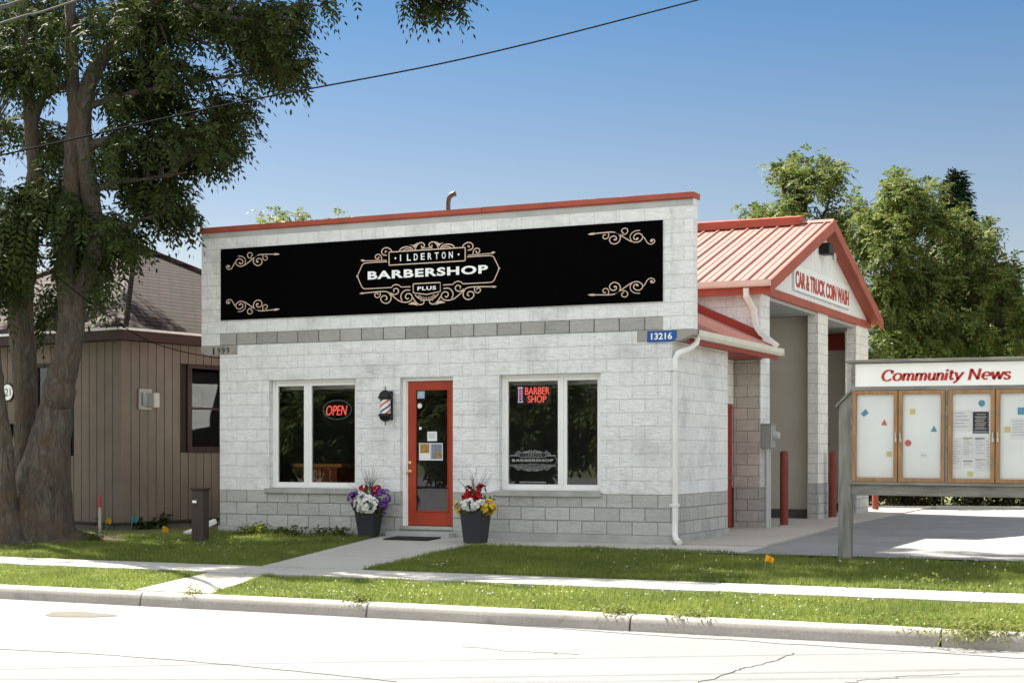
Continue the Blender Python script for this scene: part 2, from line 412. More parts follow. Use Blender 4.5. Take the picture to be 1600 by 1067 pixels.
for a, b in ((17.715, 18.95), (18.965, 20.2), (20.215, 21.5)):
    xl = lambda y: -12.03 - (y - 17.7) * .085; xr = lambda y: -10.5 + (y - 17.7) * .06
    mb.prism([(xl(a), a), (xr(a), a), (xr(b), b), (xl(b), b)], lambda x, y: (x, y, .1), lambda x, y: (x, y, pz(y)))
struct(mb.build('path', m_walk))
mb = MB(); mb.prism([(-10.33, 20.62), (-6.2, 20.62), (-6.2, 21.66), (-10.33, 21.66)], lambda x, y: (x, y, .2), lambda x, y: (x, y, .425 if y > 21 else .412))
struct(mb.build('wall_strip', m_strip))
mb = MB(); ap = [(-7.9, 21.665), (-6.2, 21.0), (-6.75, 28), (-6.98, 36), (-7.0, 41), (-18, 41), (-18, 26)]
mb.prism([(-8.46, 21.70), (-6.2, 21.70), (-6.72, 28), (-6.95, 36), (-7.0, 39.6), (-17.1, 39.6), (-17.1, 26.9), (-8.46, 26.9)], lambda x, y: (x, y, .2), lambda x, y: (x, y, .44))
struct(mb.build('apron', m_apron))
mb = MB(); mb.quad((-7.2, 20.35, .408), (14, 20.35, .408), (14, 38.8, .418), (-7.2, 38.8, .418))
struct(mb.build('parking_lot', m_lot))
mb = MB(); mb.box(-6.9, 14, 39.0, 39.3, .3, .47); struct(mb.build('lot_kerb', m_walk))
# bare soil under the big tree
mb = MB(); n = 40; c0 = (-18.4, 19.9)
ring = []
for k in range(n):
    a = 2 * math.pi * k / n; r = 1 + .13 * math.sin(3 * a + 1) + .08 * math.sin(7 * a)
    ring.append((c0[0] + 2.2 * r * math.cos(a), c0[1] + 1.15 * r * math.sin(a)))
for k in range(n):
    p, q = ring[k], ring[(k + 1) % n]; hz = lambda p, f: (c0[0] + (p[0] - c0[0]) * f, c0[1] + (p[1] - c0[1]) * f)
    for f0, f1, d0, d1 in ((0, .5, .24, .15), (.5, 1, .15, -.02)):
        P = [hz(p, f0), hz(p, f1), hz(q, f1), hz(q, f0)]; D = [d0, d1, d1, d0]
        vs = [(a, b, gz(b) - .03 + d) for (a, b), d in zip(P, D)]
        mb.add(vs if f0 else [vs[0], vs[1], vs[2]], [(0, 1, 2, 3)] if f0 else [(0, 1, 2)])
struct(mb.build('root_mound', m_mulch, smooth=True))
# stains and cracks in the road
crack = plain('crack_dirt', (.05, .047, .042), .95, .2, 5); stainm = plain('road_stain', (.095, .083, .066), .9, .15, 6)
def crack_line(px, jit=.02, wd=.012):
    P = [onZ(a, b, 0)[:2] for a, b in px]; out = []
    for i in range(len(P) - 1):
        for k in range(8): out.append(P[i] + (P[i + 1] - P[i]) * k / 8 + rng.normal(0, jit, 2) * (1 if k else .3))
    out.append(P[-1]); m = MB(); m.ribbon(out, lambda t: wd * rng.uniform(.4, 1.2), lambda u, v, d: (u, v, .001 + d), .003); return m
struct(crack_line([(1240, 1020), (1190, 1038), (1150, 1047), (1090, 1068), (1040, 1082)]).build('road_crack', crack))
struct(crack_line([(-40, 1012), (140, 1021), (300, 1033), (460, 1048), (620, 1065)], .006, .009).build('road_joint', crack))
struct(crack_line([(300, 935), (640, 966), (990, 990), (1300, 1010), (1620, 1030)], .02, .012).build('gutter_seam', crack))
for P_ in ([(1500, 1052), (1400, 1057), (1320, 1066)], [(720, 1010), (820, 1018), (905, 1022)]):
    struct(crack_line(P_, .02, .003).build('road_crack', plain('fine_crack', (.10, .097, .09), .95, .1, 5)))
mb = MB(); c = onZ(124, 960, 0); ring = [(c[0] + (.42 + .05 * math.sin(5 * t)) * math.cos(t), c[1] + (.24 + .05 * math.sin(3 * t + 1)) * math.sin(t), .004) for t in np.linspace(0, 6.28, 30)[:-1]]
mb.add(ring, [tuple(range(29))]); struct(mb.build('road_stain', stainm))

# ================================================================== THE BARBERSHOP
shop = thing('barbershop_building', 'white block single-storey shop with grey block base, tall flat parapet and orange-red door', 'shop building', (-11.6, YF, .43))
def wpx(x0, y0, x1, y1, Y): a = onY(x0, y0, Y); b = onY(x1, y1, Y); return a[0], b[0], min(a[2], b[2]), max(a[2], b[2])
WL = (-14.56, -12.90, 1.18, 2.945); WR = (-10.37, -8.70, 1.18, 2.945); DR = (-12.10, -11.165, .60, 2.935)
holes = [WL, WR, DR]
mb = MB(); holed_wall(mb, -15.54, -7.58, 1.145, 3.545, YF, YF + .2, holes)
mb.box(-7.78, -7.58, YF + .2, 24.32, 1.145, 3.39); mb.box(-15.54, -15.34, YF + .2, 26.8, 1.145, 3.39)
mb.box(-8.44, -7.78, 24.12, 24.32, 1.145, 3.39)
mb.build('wall', white_block, shop)
mb = MB(); holed_wall(mb, -15.54, -7.58, .545, 1.145, YF, YF + .2, holes)
mb.box(-7.78, -7.58, YF + .2, 24.32, .545, 1.145); mb.box(-15.54, -15.34, YF + .2, 26.8, .545, 1.145); mb.box(-8.44, -7.78, 24.12, 24.32, .545, 1.145)
mb.build('block_base', grey_block, shop)
mb = MB(); mb.box(-8.44, -8.24, 24.32, 25.85, .44, 3.39); mb.box(-8.44, -8.24, 25.85, 26.78, 2.62, 3.39)
mb.build('recess_wall', cream_block, shop)
mb = MB(); mb.box(-15.56, -12.11, YF - .022, YF + .2, .2, .545); mb.box(-11.15, -7.56, YF - .022, YF + .2, .2, .545); mb.box(-12.11, -11.15, YF - .02, YF + .2, .2, .54)
mb.box(-7.78, -7.56, YF + .2, 24.34, .2, .545)
mb.build('foundation', concrete, shop)
mb = MB(); mb.box(-15.912, -7.26, YF, YF + .2, 3.545, 5.44); mb.build('parapet', white_block, shop)
mb = MB(); mb.box(-15.535, -7.72, YF - .007, YF, 3.548, 3.742); mb.build('block_band', band_block, shop)
mb = MB(); mb.box(-15.914, -7.258, YF - .005, YF, 5.335, 5.44)
mb.build('top_course', plain('grey_top_course', (.42, .425, .41), .9, .15, 2, .4, 50), shop)
mb = MB(); mb.box(-15.93, -10.66, YF - .035, YF + .25, 5.44, 5.522); mb.box(-10.655, -7.235, YF - .038, YF + .25, 5.44, 5.525)
mb.box(-15.93, -7.235, YF - .028, YF - .012, 5.425, 5.44)
mb.build('parapet_cap', red_metal, shop, bevel=.006)
for poly in ([(-15.914, 3.545), (-15.185, 3.545), (-15.185, 3.39), (-15.80, 3.39), (-15.914, 3.44)], [(-8.118, 3.54), (-7.258, 3.54), (-7.258, 3.47), (-7.46, 3.385), (-8.118, 3.385)]):
    mb = MB(); mb.prism(poly, lambda a, b: (a, YF - .012, b), lambda a, b: (a, YF + .22, b)); cb = mb.build('corbel', corbel_m, shop)
    if poly[0][0] < -12:
        m2 = MB()
        for i, ch in enumerate('1999'):
            u = -15.67 + i * .092; text_into(m2, ch, u, u + (.03 if ch == '1' else .055), 3.405, 3.51, faceY(YF - .012), .006)
            if ch == '1': m2.box(u - .012, u + .042, YF - .018, YF - .0125, 3.403, 3.412)
        m2.build('date_numerals', plain('carved_dark', (.02, .02, .018), .8, .1, 4), cb)
# roof behind the parapet: two slopes of ribbed red steel
mb = MB(); xe, ze, xr_, zr_ = -7.33, 3.535, -11.58, 5.46
for sgn in (1, -1):
    X = lambda x: x if sgn > 0 else 2 * xr_ - x
    ya, yb = YF + .2, 26.80
    mb.quad((X(xe), ya, ze), (X(xe), yb, ze), (X(xr_), yb, zr_), (X(xr_), ya, zr_))
    mb.quad((X(xe), ya, ze - .04), (X(xr_), ya, zr_ - .04), (X(xr_), yb, zr_ - .04), (X(xe), yb, ze - .04))
    y = ya + .15
    while y < yb:
        p = [(y - .02, 0), (y - .01, .022), (y + .01, .022), (y + .02, 0)]
        mb.prism(p, lambda a, b: (X(xe), a, ze + b), lambda a, b: (X(xr_), a, zr_ + b)); y += .225
mb.build('roof', red_roof, shop)
mb = MB(); sl_ = (zr_ - ze) / (xr_ - xe)
mb.prism([(-7.72, ze + sl_ * (-7.72 - xe) + .005), (-11.5, ze + sl_ * (-11.5 - xe) + .005), (-11.5, ze + sl_ * (-11.5 - xe) + .17), (-7.72, ze + sl_ * (-7.72 - xe) + .17)], lambda a, b: (a, 26.72, b), lambda a, b: (a, 26.82, b))
mb.build('roof_flashing', dark_red, shop)
mb = MB(); mb.box(-7.58, -7.36, YF + .2, 24.32, 3.395, 3.43); mb.box(-8.24, -7.36, 24.32, 26.5, 3.395, 3.43); mb.box(-7.375, -7.345, YF + .2, 26.5, 3.36, 3.51)
mb.box(-8.24, -7.72, 26.5, 26.8, 3.395, 3.43)
mb.build('soffit', dark_red, shop)
gp = [(-7.345, 3.425), (-7.27, 3.425), (-7.235, 3.47), (-7.225, 3.545), (-7.238, 3.545), (-7.25, 3.475), (-7.275, 3.44), (-7.345, 3.44)]
mb = MB(); mb.prism(gp, lambda a, b: (a, YF + .21, b), lambda a, b: (a, 26.42, b)); mb.box(-7.345, -7.225, 26.42, 26.43, 3.425, 3.545)
mb.build('gutter', plain('cream_gutter_metal', (.62, .60, .53), .5, .08, 3), shop)
# downspout with its offset elbow, straps and shoe
dp = [(-7.29, YF + .28, 3.44), (-7.30, YF + .27, 3.36), (-7.36, YF + .14, 3.27), (-7.50, YF + .02, 3.20), (-7.535, YF + .0, 3.12), (-7.535, YF + .0, .80), (-7.535, YF - .01, .58), (-7.50, YF - .06, .50), (-7.42, YF - .13, .465)]
mb = MB(); mb.tube(dp, .045, 10)
for z in (2.95, .98): mb.box(-7.60, -7.48, YF - .055, YF + .06, z, z + .035)
mb.build('downspout', white_metal, shop, smooth=True)
mb = MB(); mb.tube([(-15.62, YF - .02, .62), (-15.72, YF - .35, .50), (-15.85, YF - .55, .42)], .05, 4); mb.build('drain_extension', white_vinyl, shop)
mb = MB(); mb.tube([(-13.0, 25, 5.0), (-13.0, 25, 6.24), (-12.985, 25, 6.33), (-12.93, 25, 6.38), (-12.86, 25, 6.40)], [.042, .042, .045, .048, .05], 10)
mb.build('vent_pipe', plain('reddish_pipe', (.10, .075, .07), .5, .15, 8), shop, smooth=True)
# windows
YW = YF + .10
def window(H, mull, sill):
    x0, x1, z0, z1 = H
    f = MB(); a, b = YW, YW + .09; t = .045
    f.box(x0, x0 + t, a, b, z0, z1); f.box(x1 - t, x1, a, b, z0, z1); f.box(x0 + t, x1 - t, a, b, z0, z0 + t); f.box(x0 + t, x1 - t, a, b, z1 - t, z1)
    f.box(mull - .022, mull + .022, a, b, z0 + t, z1 - t)
    W = f.build('window', white_vinyl, shop, bevel=.004)
    for (p, q) in ((x0 + t, mull - .022), (mull + .022, x1 - t)):
        s_ = MB(); k = .052; c, d = YW + .014, YW + .07; zz0, zz1 = z0 + t, z1 - t
        s_.box(p, p + k, c, d, zz0, zz1); s_.box(q - k, q, c, d, zz0, zz1); s_.box(p + k, q - k, c, d, zz0, zz0 + k); s_.box(p + k, q - k, c, d, zz1 - k, zz1)
        s_.build('sash', white_vinyl, W, bevel=.004)
        g = MB(); yy = YW + .04; g.quad((p + k, yy, zz0 + k), (q - k, yy, zz0 + k), (q - k, yy, zz1 - k), (p + k, yy, zz1 - k)); g.build('pane', glass, W)
    s2 = MB(); s2.box(x0 - .07, x1 + .02, YF - .045, YW + .02, 1.098, 1.18); s2.build('sill', concrete, W, bevel=.006)
    return W
ml = onY(480, 670, YW)[0]; mr = onY(878, 670, YW)[0]
window(WL, ml, None); window(WR, mr, None)
# door
x0, x1, z0, z1 = DR; yd = YF + .11
mb = MB(); mb.box(x0, x0 + .06, yd - .03, yd + .09, z0, z1); mb.box(x1 - .035, x1, yd - .03, yd + .09, z0, z1); mb.box(x0 + .06, x1 - .035, yd - .03, yd + .09, z1 - .05, z1)
mb.box(x0 + .06, x0 + .078, yd + .0, yd + .02, z0, z1 - .05)
mb.build('door_frame', white_vinyl, shop, bevel=.004)
mb = MB(); mb.box(x0 + .01, x1 - .01, YF - .02, yd + .09, z0 - .04, z0 + .012); mb.build('threshold', steel, shop)
mb = MB(); mb.box(x0 - .12, x1 + .06, YF - .26, YF - .022, .3, .525); mb.build('doorstep', concrete, shop, bevel=.008)
xa, xb, za, zb = x0 + .08, x1 - .037, z0 + .02, z1 - .055
g0 = onY(650, 797, yd); g1 = onY(699.5, 609, yd); ga, gb, gc, gd = g0[0], min(g1[0], xb - .06), g0[2], g1[2]
mb = MB(); c, d = yd, yd + .045
mb.box(xa, ga, c, d, za, zb); mb.box(gb, xb, c, d, za, zb); mb.box(ga, gb, c, d, za, gc); mb.box(ga, gb, c, d, gd, zb)
for (p, q, r, s_) in ((ga - .02, ga, gc - .02, gd + .02), (gb, gb + .02, gc - .02, gd + .02)): mb.box(p, q, c - .012, c, r, s_)
for (r, s_) in ((gc - .02, gc), (gd, gd + .02)): mb.box(ga, gb, c - .012, c, r, s_)
door = mb.build('door', door_red, shop, bevel=.003)
mb = MB(); mb.quad((ga, c + .02, gc), (gb, c + .02, gc), (gb, c + .02, gd), (ga, c + .02, gd)); mb.build('pane', glass, door)
hx = onY(640.5, 737, yd)
mb = MB(); mb.lathe([(.032, 0), (.034, .006), (.012, .012), (.012, .04), (.028, .05), (.032, .065), (.024, .08), (.0, .084)], (0, 0, 0), 16)
mb.v = [(hx[0] + .0 + x, c - z, hx[2] + y) for x, y, z in mb.v]; mb.build('handle', brass, door, smooth=True)
mb = MB(); mb.lathe([(.03, 0), (.03, .014), (.012, .02), (0, .02)], (0, 0, 0), 16); mb.v = [(hx[0] + x, c - z, hx[2] + .14 + y) for x, y, z in mb.v]; mb.build('deadbolt', brass, door, smooth=True)
# red service door in the recess
mb = MB(); mb.box(-8.40, -8.27, 25.86, 26.77, .46, 2.60); sd = mb.build('door', dark_red, shop); sd['label'] = 'dark red side door in the recess'
mb = MB(); mb.box(-8.27, -8.2, 26.62, 26.66, 1.3, 1.34); mb.build('handle', steel, sd)
# the room behind the glass
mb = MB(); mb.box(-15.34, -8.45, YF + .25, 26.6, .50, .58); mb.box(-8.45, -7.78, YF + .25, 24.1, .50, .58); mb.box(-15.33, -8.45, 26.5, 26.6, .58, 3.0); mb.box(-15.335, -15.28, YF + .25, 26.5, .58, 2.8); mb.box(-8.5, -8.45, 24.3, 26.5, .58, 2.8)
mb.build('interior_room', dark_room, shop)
mb = MB(); mb.box(-15.28, -8.5, YF + .42, 26.5, 2.80, 2.86); mb.box(-8.5, -7.79, YF + .42, 24.1, 2.80, 2.86); mb.box(-15.28, -7.79, YF + .36, YF + .42, 2.80, 3.1); mb.build('ceiling', ceil_m, shop)
mb = MB(); x = -15.1
while x < -8.6: mb.box(x, x + .03, YF + .42, 26.5, 2.79, 2.80); x += .6
y = YF + .9
while y < 26.4: mb.box(-15.28, -8.5, y, y + .03, 2.784, 2.79); y += 1.2
mb.build('ceiling_grid', tbar, shop)
t = thing('reception_desk', 'orange-brown wooden desk glimpsed low through the left shop window', 'desk', (-14.2, 22.6, .58))
a = onY(470, 735, 22.4); b = onY(533, 735, 22.4)
mb = MB(); mb.box(a[0], b[0], 22.3, 22.95, 1.50, 1.55); mb.box(a[0] - .06, b[0] + .1, 22.25, 22.5, 1.52, 1.575); mb.build('desk_top', desk_wood, t, bevel=.008)
mb = MB(); mb.box(a[0] + .05, b[0] - .05, 22.35, 22.9, .58, 1.50); mb.build('front_panel', desk_red, t)
mb = MB()
for i in range(3): mb.box(a[0] + .2 + i * .2, a[0] + .24 + i * .2, 22.33, 22.35, .7, 1.48)
mb.build('batten', desk_wood, t)

# ---- lettering and scrollwork of the fascia sign
SY = YF - .022
sx0, sx1, sz0, sz1 = -15.51, -7.72, 3.962, 5.146
sg = thing('shop_sign', 'long black fascia sign with gold scrolls and white barbershop lettering', 'shop sign', (-11.6, YF, 4.0))
mb = MB(); mb.box(sx0, sx1, SY, YF, sz0, sz1); mb.build('panel', black_panel, sg)
CX = lambda cx, cy: onY(340 + cx / 7.273, 380 + cy / 7.273, YF)[[0, 2]]
scroll = [
 ([(660, 128), (580, 129), (500, 132), (455, 146), (420, 172), (370, 212), (320, 250), (268, 267), (228, 248), (216, 215), (236, 186), (266, 180), (292, 197), (295, 224), (276, 240), (256, 232)], 9),
 ([(240, 150), (285, 152), (318, 175), (328, 210), (318, 240), (300, 258)], 7),
 ([(216, 212), (196, 240), (176, 280), (148, 301), (120, 294), (110, 272), (124, 255), (144, 260), (146, 275)], 8),
 ([(462, 142), (430, 165), (416, 200), (428, 238), (464, 258), (500, 244), (515, 212), (502, 184), (474, 176), (452, 194), (454, 216), (470, 218)], 9),
 ([(402, 172), (368, 170), (349, 146), (356, 120), (378, 110), (402, 122), (402, 146), (384, 154)], 8),
 ([(528, 136), (522, 162), (534, 190), (560, 194), (576, 174), (566, 152), (548, 156)], 8)]
zc = (sz0 + sz1) / 2; xc = (sx0 + sx1) / 2
fS = faceY(SY)
for fx in (0, 1):
    for fz in (0, 1):
        m = MB(); F = lambda p: ((2 * xc - p[0]) if fx else p[0], (2 * zc - p[1]) if fz else p[1])
        for pts, wd in scroll:
            P = smooth_line([F(CX(*p)) for p in pts], 5); m.ribbon(P, wd / 7.27 / 93.0 * 1.1, fS, .004)
        tip = [F(CX(*p)) for p in ((650, 116), (690, 118), (718, 128), (690, 137), (650, 140), (665, 128))]
        m.add([fS(u, v, .005) for u, v in tip], [tuple(range(6))])
        for cxy in ((262, 228), (466, 214), (136, 272)):
            c = F(CX(*cxy)); m.add([fS(c[0] + .02 * math.cos(k), c[1] + .014 * math.sin(k), .005) for k in np.linspace(0, 5.5, 8)], [tuple(range(8))])
        m.build('scroll', gold, sg)
def logo(fmapper, scale, ox, oz, parent, g, wt, dp=.004, fine=True):
    """fmapper face; emblem drawn about its own centre in metres times scale"""
    C0 = onY(540 + 787 / 6.154, 365 + 375 / 6.154, YF)
    Q = lambda cx, cy: (lambda p: np.array([p[0] - C0[0], p[2] - C0[2]]))(onY(540 + cx / 6.154, 365 + cy / 6.154, YF))
    # left half drawn, right half mirrored
    lines = [
     ([(408, 272), (300, 278), (205, 284), (178, 292), (166, 306), (140, 365), (120, 412), (142, 465), (164, 514), (176, 528), (196, 533), (320, 527), (448, 520), (462, 502), (492, 490), (524, 500), (540, 516), (632, 512)], 7, 0),
     ([(400, 258), (290, 262), (165, 266)], 6, 0),
     ([(352, 260), (352, 228), (330, 202), (300, 210), (294, 234), (312, 248), (328, 236), (322, 224)], 7, 1),
     ([(402, 212), (366, 204), (354, 176), (370, 148), (404, 138), (436, 152), (452, 172)], 8, 1), ([(404, 170), (388, 176), (394, 186)], 9, 1),
     ([(524, 166), (548, 142), (592, 130), (634, 138), (656, 160)], 9, 1), ([(560, 164), (598, 150), (636, 158)], 7, 1),
     ([(674, 158), (690, 122), (716, 94), (748, 92), (766, 112), (756, 134), (736, 130), (738, 116)], 8, 1),
     ([(150, 577), (280, 564), (380, 558), (426, 572), (480, 618), (530, 652), (590, 662), (636, 642), (648, 608), (626, 580), (594, 584), (582, 610), (598, 630), (614, 620)], 8, 1),
     ([(338, 566), (340, 596), (316, 618), (290, 606), (290, 582), (310, 574), (322, 590)], 7, 1),
     ([(424, 574), (444, 606), (438, 646), (402, 672), (360, 660), (346, 628), (364, 602), (396, 602), (406, 628), (388, 640)], 8, 1),
     ([(438, 572), (478, 588), (510, 572), (516, 546), (496, 528), (470, 540), (474, 562)], 8, 1),
     ([(628, 546), (580, 548), (548, 576), (538, 614), (552, 646)], 8, 1),
     ([(650, 612), (678, 654), (714, 684), (752, 676), (760, 650), (742, 638), (730, 650)], 8, 1)]
    m = MB()
    for pts, wd, sm in lines:
        P = [Q(*p) for p in pts]
        if sm: P = smooth_line(P, 4)
        for mir in (1, -1):
            m.ribbon([(ox + scale * mir * p[0], oz + scale * p[1]) for p in P], wd / 6.154 / 98 * wt * scale, fmapper, dp)
    for poly in ([(618, 110), (660, 114), (708, 86), (690, 112), (668, 142), (655, 122)], [(608, 682), (650, 658), (682, 664), (702, 696), (668, 686)], [(150, 258), (176, 250), (200, 264), (176, 272)], [(140, 577), (168, 566), (192, 574), (168, 586)], [(108, 412), (122, 400), (132, 412), (122, 424)]):
        P = [Q(*p) for p in poly]
        for mir in (1, -1): m.add([fmapper(ox + scale * mir * p[0], oz + scale * p[1], dp + .001) for p in P], [tuple(range(len(P)))])
    # name box, plus box
    k = scale; t_ = .013 * wt * k
    def rect(u0, u1, v0, v1):
        for a, b in (((u0, v0), (u1, v0)), ((u1, v0), (u1, v1)), ((u1, v1), (u0, v1)), ((u0, v1), (u0, v0))):
            m.ribbon([(ox + k * a[0], oz + k * a[1]), (ox + k * b[0], oz + k * b[1])], t_, fmapper, dp + .001)
    rect(-.674, .674, .146, .352)
    pb = [(-.24, -.168), (.24, -.168), (.24, -.308), (0, -.345), (-.24, -.308), (-.24, -.168)]
    m.ribbon([(ox + k * a, oz + k * b) for a, b in pb], t_, fmapper, dp + .001)
    for i in range(13):
        a = math.pi * (1.12 + .76 * i / 12); m.ribbon([(ox + k * .13 * math.cos(a), oz + k * (-.335 + .05 * math.sin(a))), (ox + k * .19 * math.cos(a), oz + k * (-.345 + .08 * math.sin(a)))], .008 * k, fmapper, dp)
    m.ribbon(smooth_line([(ox + k * a, oz + k * b) for a, b in ((-.21, -.34), (-.13, -.405), (0, -.43), (.13, -.405), (.21, -.34))], 5), t_, fmapper, dp)
    m.ribbon([(ox - k * .1, oz + k * .378), (ox + k * .1, oz + k * .378)], t_ * .7, fmapper, dp)
    m.build('emblem', g, parent)
    m = MB()
    for i, ch in enumerate('ILDERTON'):
        u = -.475 + i * .1235; wd = .016 if ch == 'I' else .068
        text_into(m, ch, ox + k * u, ox + k * (u + wd), oz + k * .198, oz + k * .302, fmapper, dp, bold=.014)
    for u in (-.56, .56): m.add([fmapper(ox + k * (u + .016 * math.cos(q)), oz + k * (.25 + .016 * math.sin(q)), dp) for q in np.linspace(0, 5.3, 7)], [tuple(range(7))])
    m.build('name_lettering', print_white, parent); m = MB()
    text_into(m, 'BARBERSHOP', ox - k * 1.063, ox + k * 1.063, oz + k * -.066, oz + k * .066, fmapper, dp, bold=.035, spacing=1.12)
    m.build('shop_lettering', print_white, parent); m = MB()
    text_into(m, 'PLUS', ox - k * .165, ox + k * .165, oz - k * .276, oz - k * .216, fmapper, dp, bold=.03, spacing=1.15)
    m.build('lettering', print_white, parent)
C0 = onY(540 + 787 / 6.154, 365 + 375 / 6.154, YF)
logo(fS, 1.0, C0[0], C0[2], sg, gold, 1.25)

# ---- things on and in the shop front
t = thing('address_plate', 'blue plate with white number 13216 on the right corbel', 'number sign', (-7.7, YF, 3.46))
a = onY(1012, 535, YF); b = onY(1058, 516, YF)
mb = MB(); mb.prism([(a[0], a[2]), (b[0] - .06, a[2]), (b[0], a[2] + .06), (b[0], b[2]), (a[0], b[2])], lambda u, v: (u, YF - .02, v), lambda u, v: (u, YF - .013, v)); mb.build('plate', blue_sign, t)
mb = MB(); text_into(mb, '13216', a[0] + .06, b[0] - .07, a[2] + .035, b[2] - .03, faceY(YF - .0205), .003, bold=.02); mb.build('numerals', print_white, t)

# barber pole
py_ = YF - .17; c = onY(602, 634, py_); px_, pz_ = c[0], c[2]
t = thing('barber_pole', 'black capped barber pole with red, white and blue stripes beside the door', 'barber pole', (px_, YF, pz_ - .3))
mb = MB(); mb.box(px_ - .05, px_ + .05, YF - .03, YF, pz_ - .22, pz_ + .24); mb.box(px_ - .03, px_ + .03, py_ + .05, YF - .03, pz_ + .15, pz_ + .2); mb.box(px_ - .03, px_ + .03, py_ + .05, YF - .03, pz_ - .2, pz_ - .15)
mb.build('bracket', black_metal, t, bevel=.01)
mb = MB()
mb.lathe([(.0, .31), (.008, .30), (.008, .25), (.03, .245), (.05, .235), (.085, .205), (.1, .175), (.105, .15), (.118, .145), (.118, .125), (.1, .12), (.098, .10)][::-1], (px_, py_, pz_), 24); mb.build('upper_cap', black_metal, t, smooth=True)
mb = MB(); mb.lathe([(.0, -.31), (.008, -.30), (.008, -.25), (.03, -.245), (.06, -.23), (.09, -.2), (.1, -.165), (.118, -.16), (.118, -.14), (.1, -.135), (.098, -.12)], (px_, py_, pz_), 24); mb.build('lower_cap', black_metal, t, smooth=True)
m, n, l, b = nodes('barber_stripes'); tc = n.new('ShaderNodeTexCoord'); sp = n.new('ShaderNodeSeparateXYZ'); l.new(tc.outputs['UV'], sp.inputs[0])
ad = n.new('ShaderNodeMath'); ad.operation = 'ADD'; l.new(sp.outputs[0], ad.inputs[0]); l.new(sp.outputs[1], ad.inputs[1])
fr = n.new('ShaderNodeMath'); fr.operation = 'FRACT'; l.new(ad.outputs[0], fr.inputs[0])
col = ramp(n, l, fr.outputs[0], [(0, (.72, .72, .72)), (.25, (.52, .10, .045)), (.46, (.72, .72, .72)), (.72, (.035, .06, .20)), (.92, (.72, .72, .72))], 'CONSTANT')
l.new(col, b.inputs['Base Color']); b.inputs['Roughness'].default_value = .25
mb = MB(); N = 28
for k in range(N):
    a0, a1 = 2 * math.pi * k / N, 2 * math.pi * (k + 1) / N; P = lambda a, z: (px_ + .085 * math.cos(a), py_ + .085 * math.sin(a), pz_ + z)
    u0, u1 = -2 * k / N, -2 * (k + 1) / N
    mb.quad(P(a0, -.13), P(a1, -.13), P(a1, .11), P(a0, .11), [(u0, 0), (u1, 0), (u1, 1.35), (u0, 1.35)])
mb.build('striped_cylinder', m, t, smooth=True)

# neon signs just behind the glass
YN = YW + .075
t = thing('open_sign', 'red neon OPEN sign in an oval in the left shop window', 'neon sign', (-13.2, YN, 2.6))
a = onY(510, 649, YN); b = onY(543, 633, YN); mb = MB(); text_into(mb, 'OPEN', a[0], b[0], a[2], b[2], faceY(YN), .012, bold=-.005, shear=.25); mb.build('lettering', neon_red, t)
c = onY(527, 640, YN + .02); mb = MB(); mb.tube([(c[0] + .265 * math.cos(k), YN + .02, c[2] + .155 * math.sin(k)) for k in np.linspace(0, 6.283, 33)], .008, 6); mb.build('oval_tube', neon_blue, t)
mb = MB(); mb.box(c[0] - .2, c[0] + .2, YN + .03, YN + .04, c[2] - .012, c[2] + .012); mb.build('backing_bar', black_metal, t)
t = thing('neon_barber_sign', 'black neon sign reading BARBER SHOP with small striped pole, in right window', 'neon sign', (-10.1, YN, 2.7))
a = onY(806, 632, YN); b = onY(861, 601, YN); mb = MB(); mb.box(a[0], b[0], YN + .02, YN + .045, a[2], b[2]); mb.build('backing', black_metal, t)
mb = MB(); q = [onY(820, 616.5, YN), onY(858, 604.5, YN), onY(824, 629, YN), onY(853, 617.5, YN)]
text_into(mb, 'BARBER', q[0][0], q[1][0], q[0][2], q[1][2], faceY(YN + .02), .012, bold=.004); mb.build('upper_lettering', neon_red, t); mb = MB(); text_into(mb, 'SHOP', q[2][0], q[3][0], q[2][2], q[3][2], faceY(YN + .02), .012, bold=.004); mb.build('lettering', neon_red, t)
q0 = onY(808.5, 628, YN); q1 = onY(816.5, 605.5, YN); u0, u1, v0, v1 = q0[0], q1[0], q0[2], q1[2]; mb = MB(); yy = YN + .012
for v in (v0, v1): mb.tube([(u0, yy, v), (u1, yy, v)], .008, 6)
for u in (u0 + .015, u1 - .015): mb.tube([(u, yy, v0), (u, yy, v1)], .006, 6)
mb.build('pole_outline', neon_white, t)
mb = MB()
for k in range(5): v = v0 + .03 + k * .04; mb.tube([(u0 + .025, yy, v), (u1 - .025, yy, v + .03)], .007, 6)
mb.build('pole_stripes', plain('pink_neon_tube', (.9, .2, .5), .4, 0, 3, emit=.12), t)
# window decal
dec = plain('frosted_decal', (.34, .34, .34), .6, .05, 5)
t = thing('window_decal', 'pale barbershop emblem printed on the right window glass', 'window decal', (-10.0, YW, 1.6))
c = onY(832, 719, YW + .036); pw_, MATS['_w'] = print_white, print_white
print_white = dec; logo(faceY(YW + .0385), .325, c[0], c[2], t, dec, 1.5, .001); print_white = pw_
yy = YW + .0385
for (p, q, v, cnt) in ((812, 854, 754, 17), (822, 848, 758.5, 9)):
    mb = MB()
    A = onY(p, v, yy); B = onY(q, v, yy)
    for i in range(cnt):
        u = A[0] + (B[0] - A[0]) * i / cnt; mb.box(u, u + (B[0] - A[0]) / cnt * .6, yy - .001, yy, A[2], A[2] + .02)
    mb.build('small_print', dec, t)
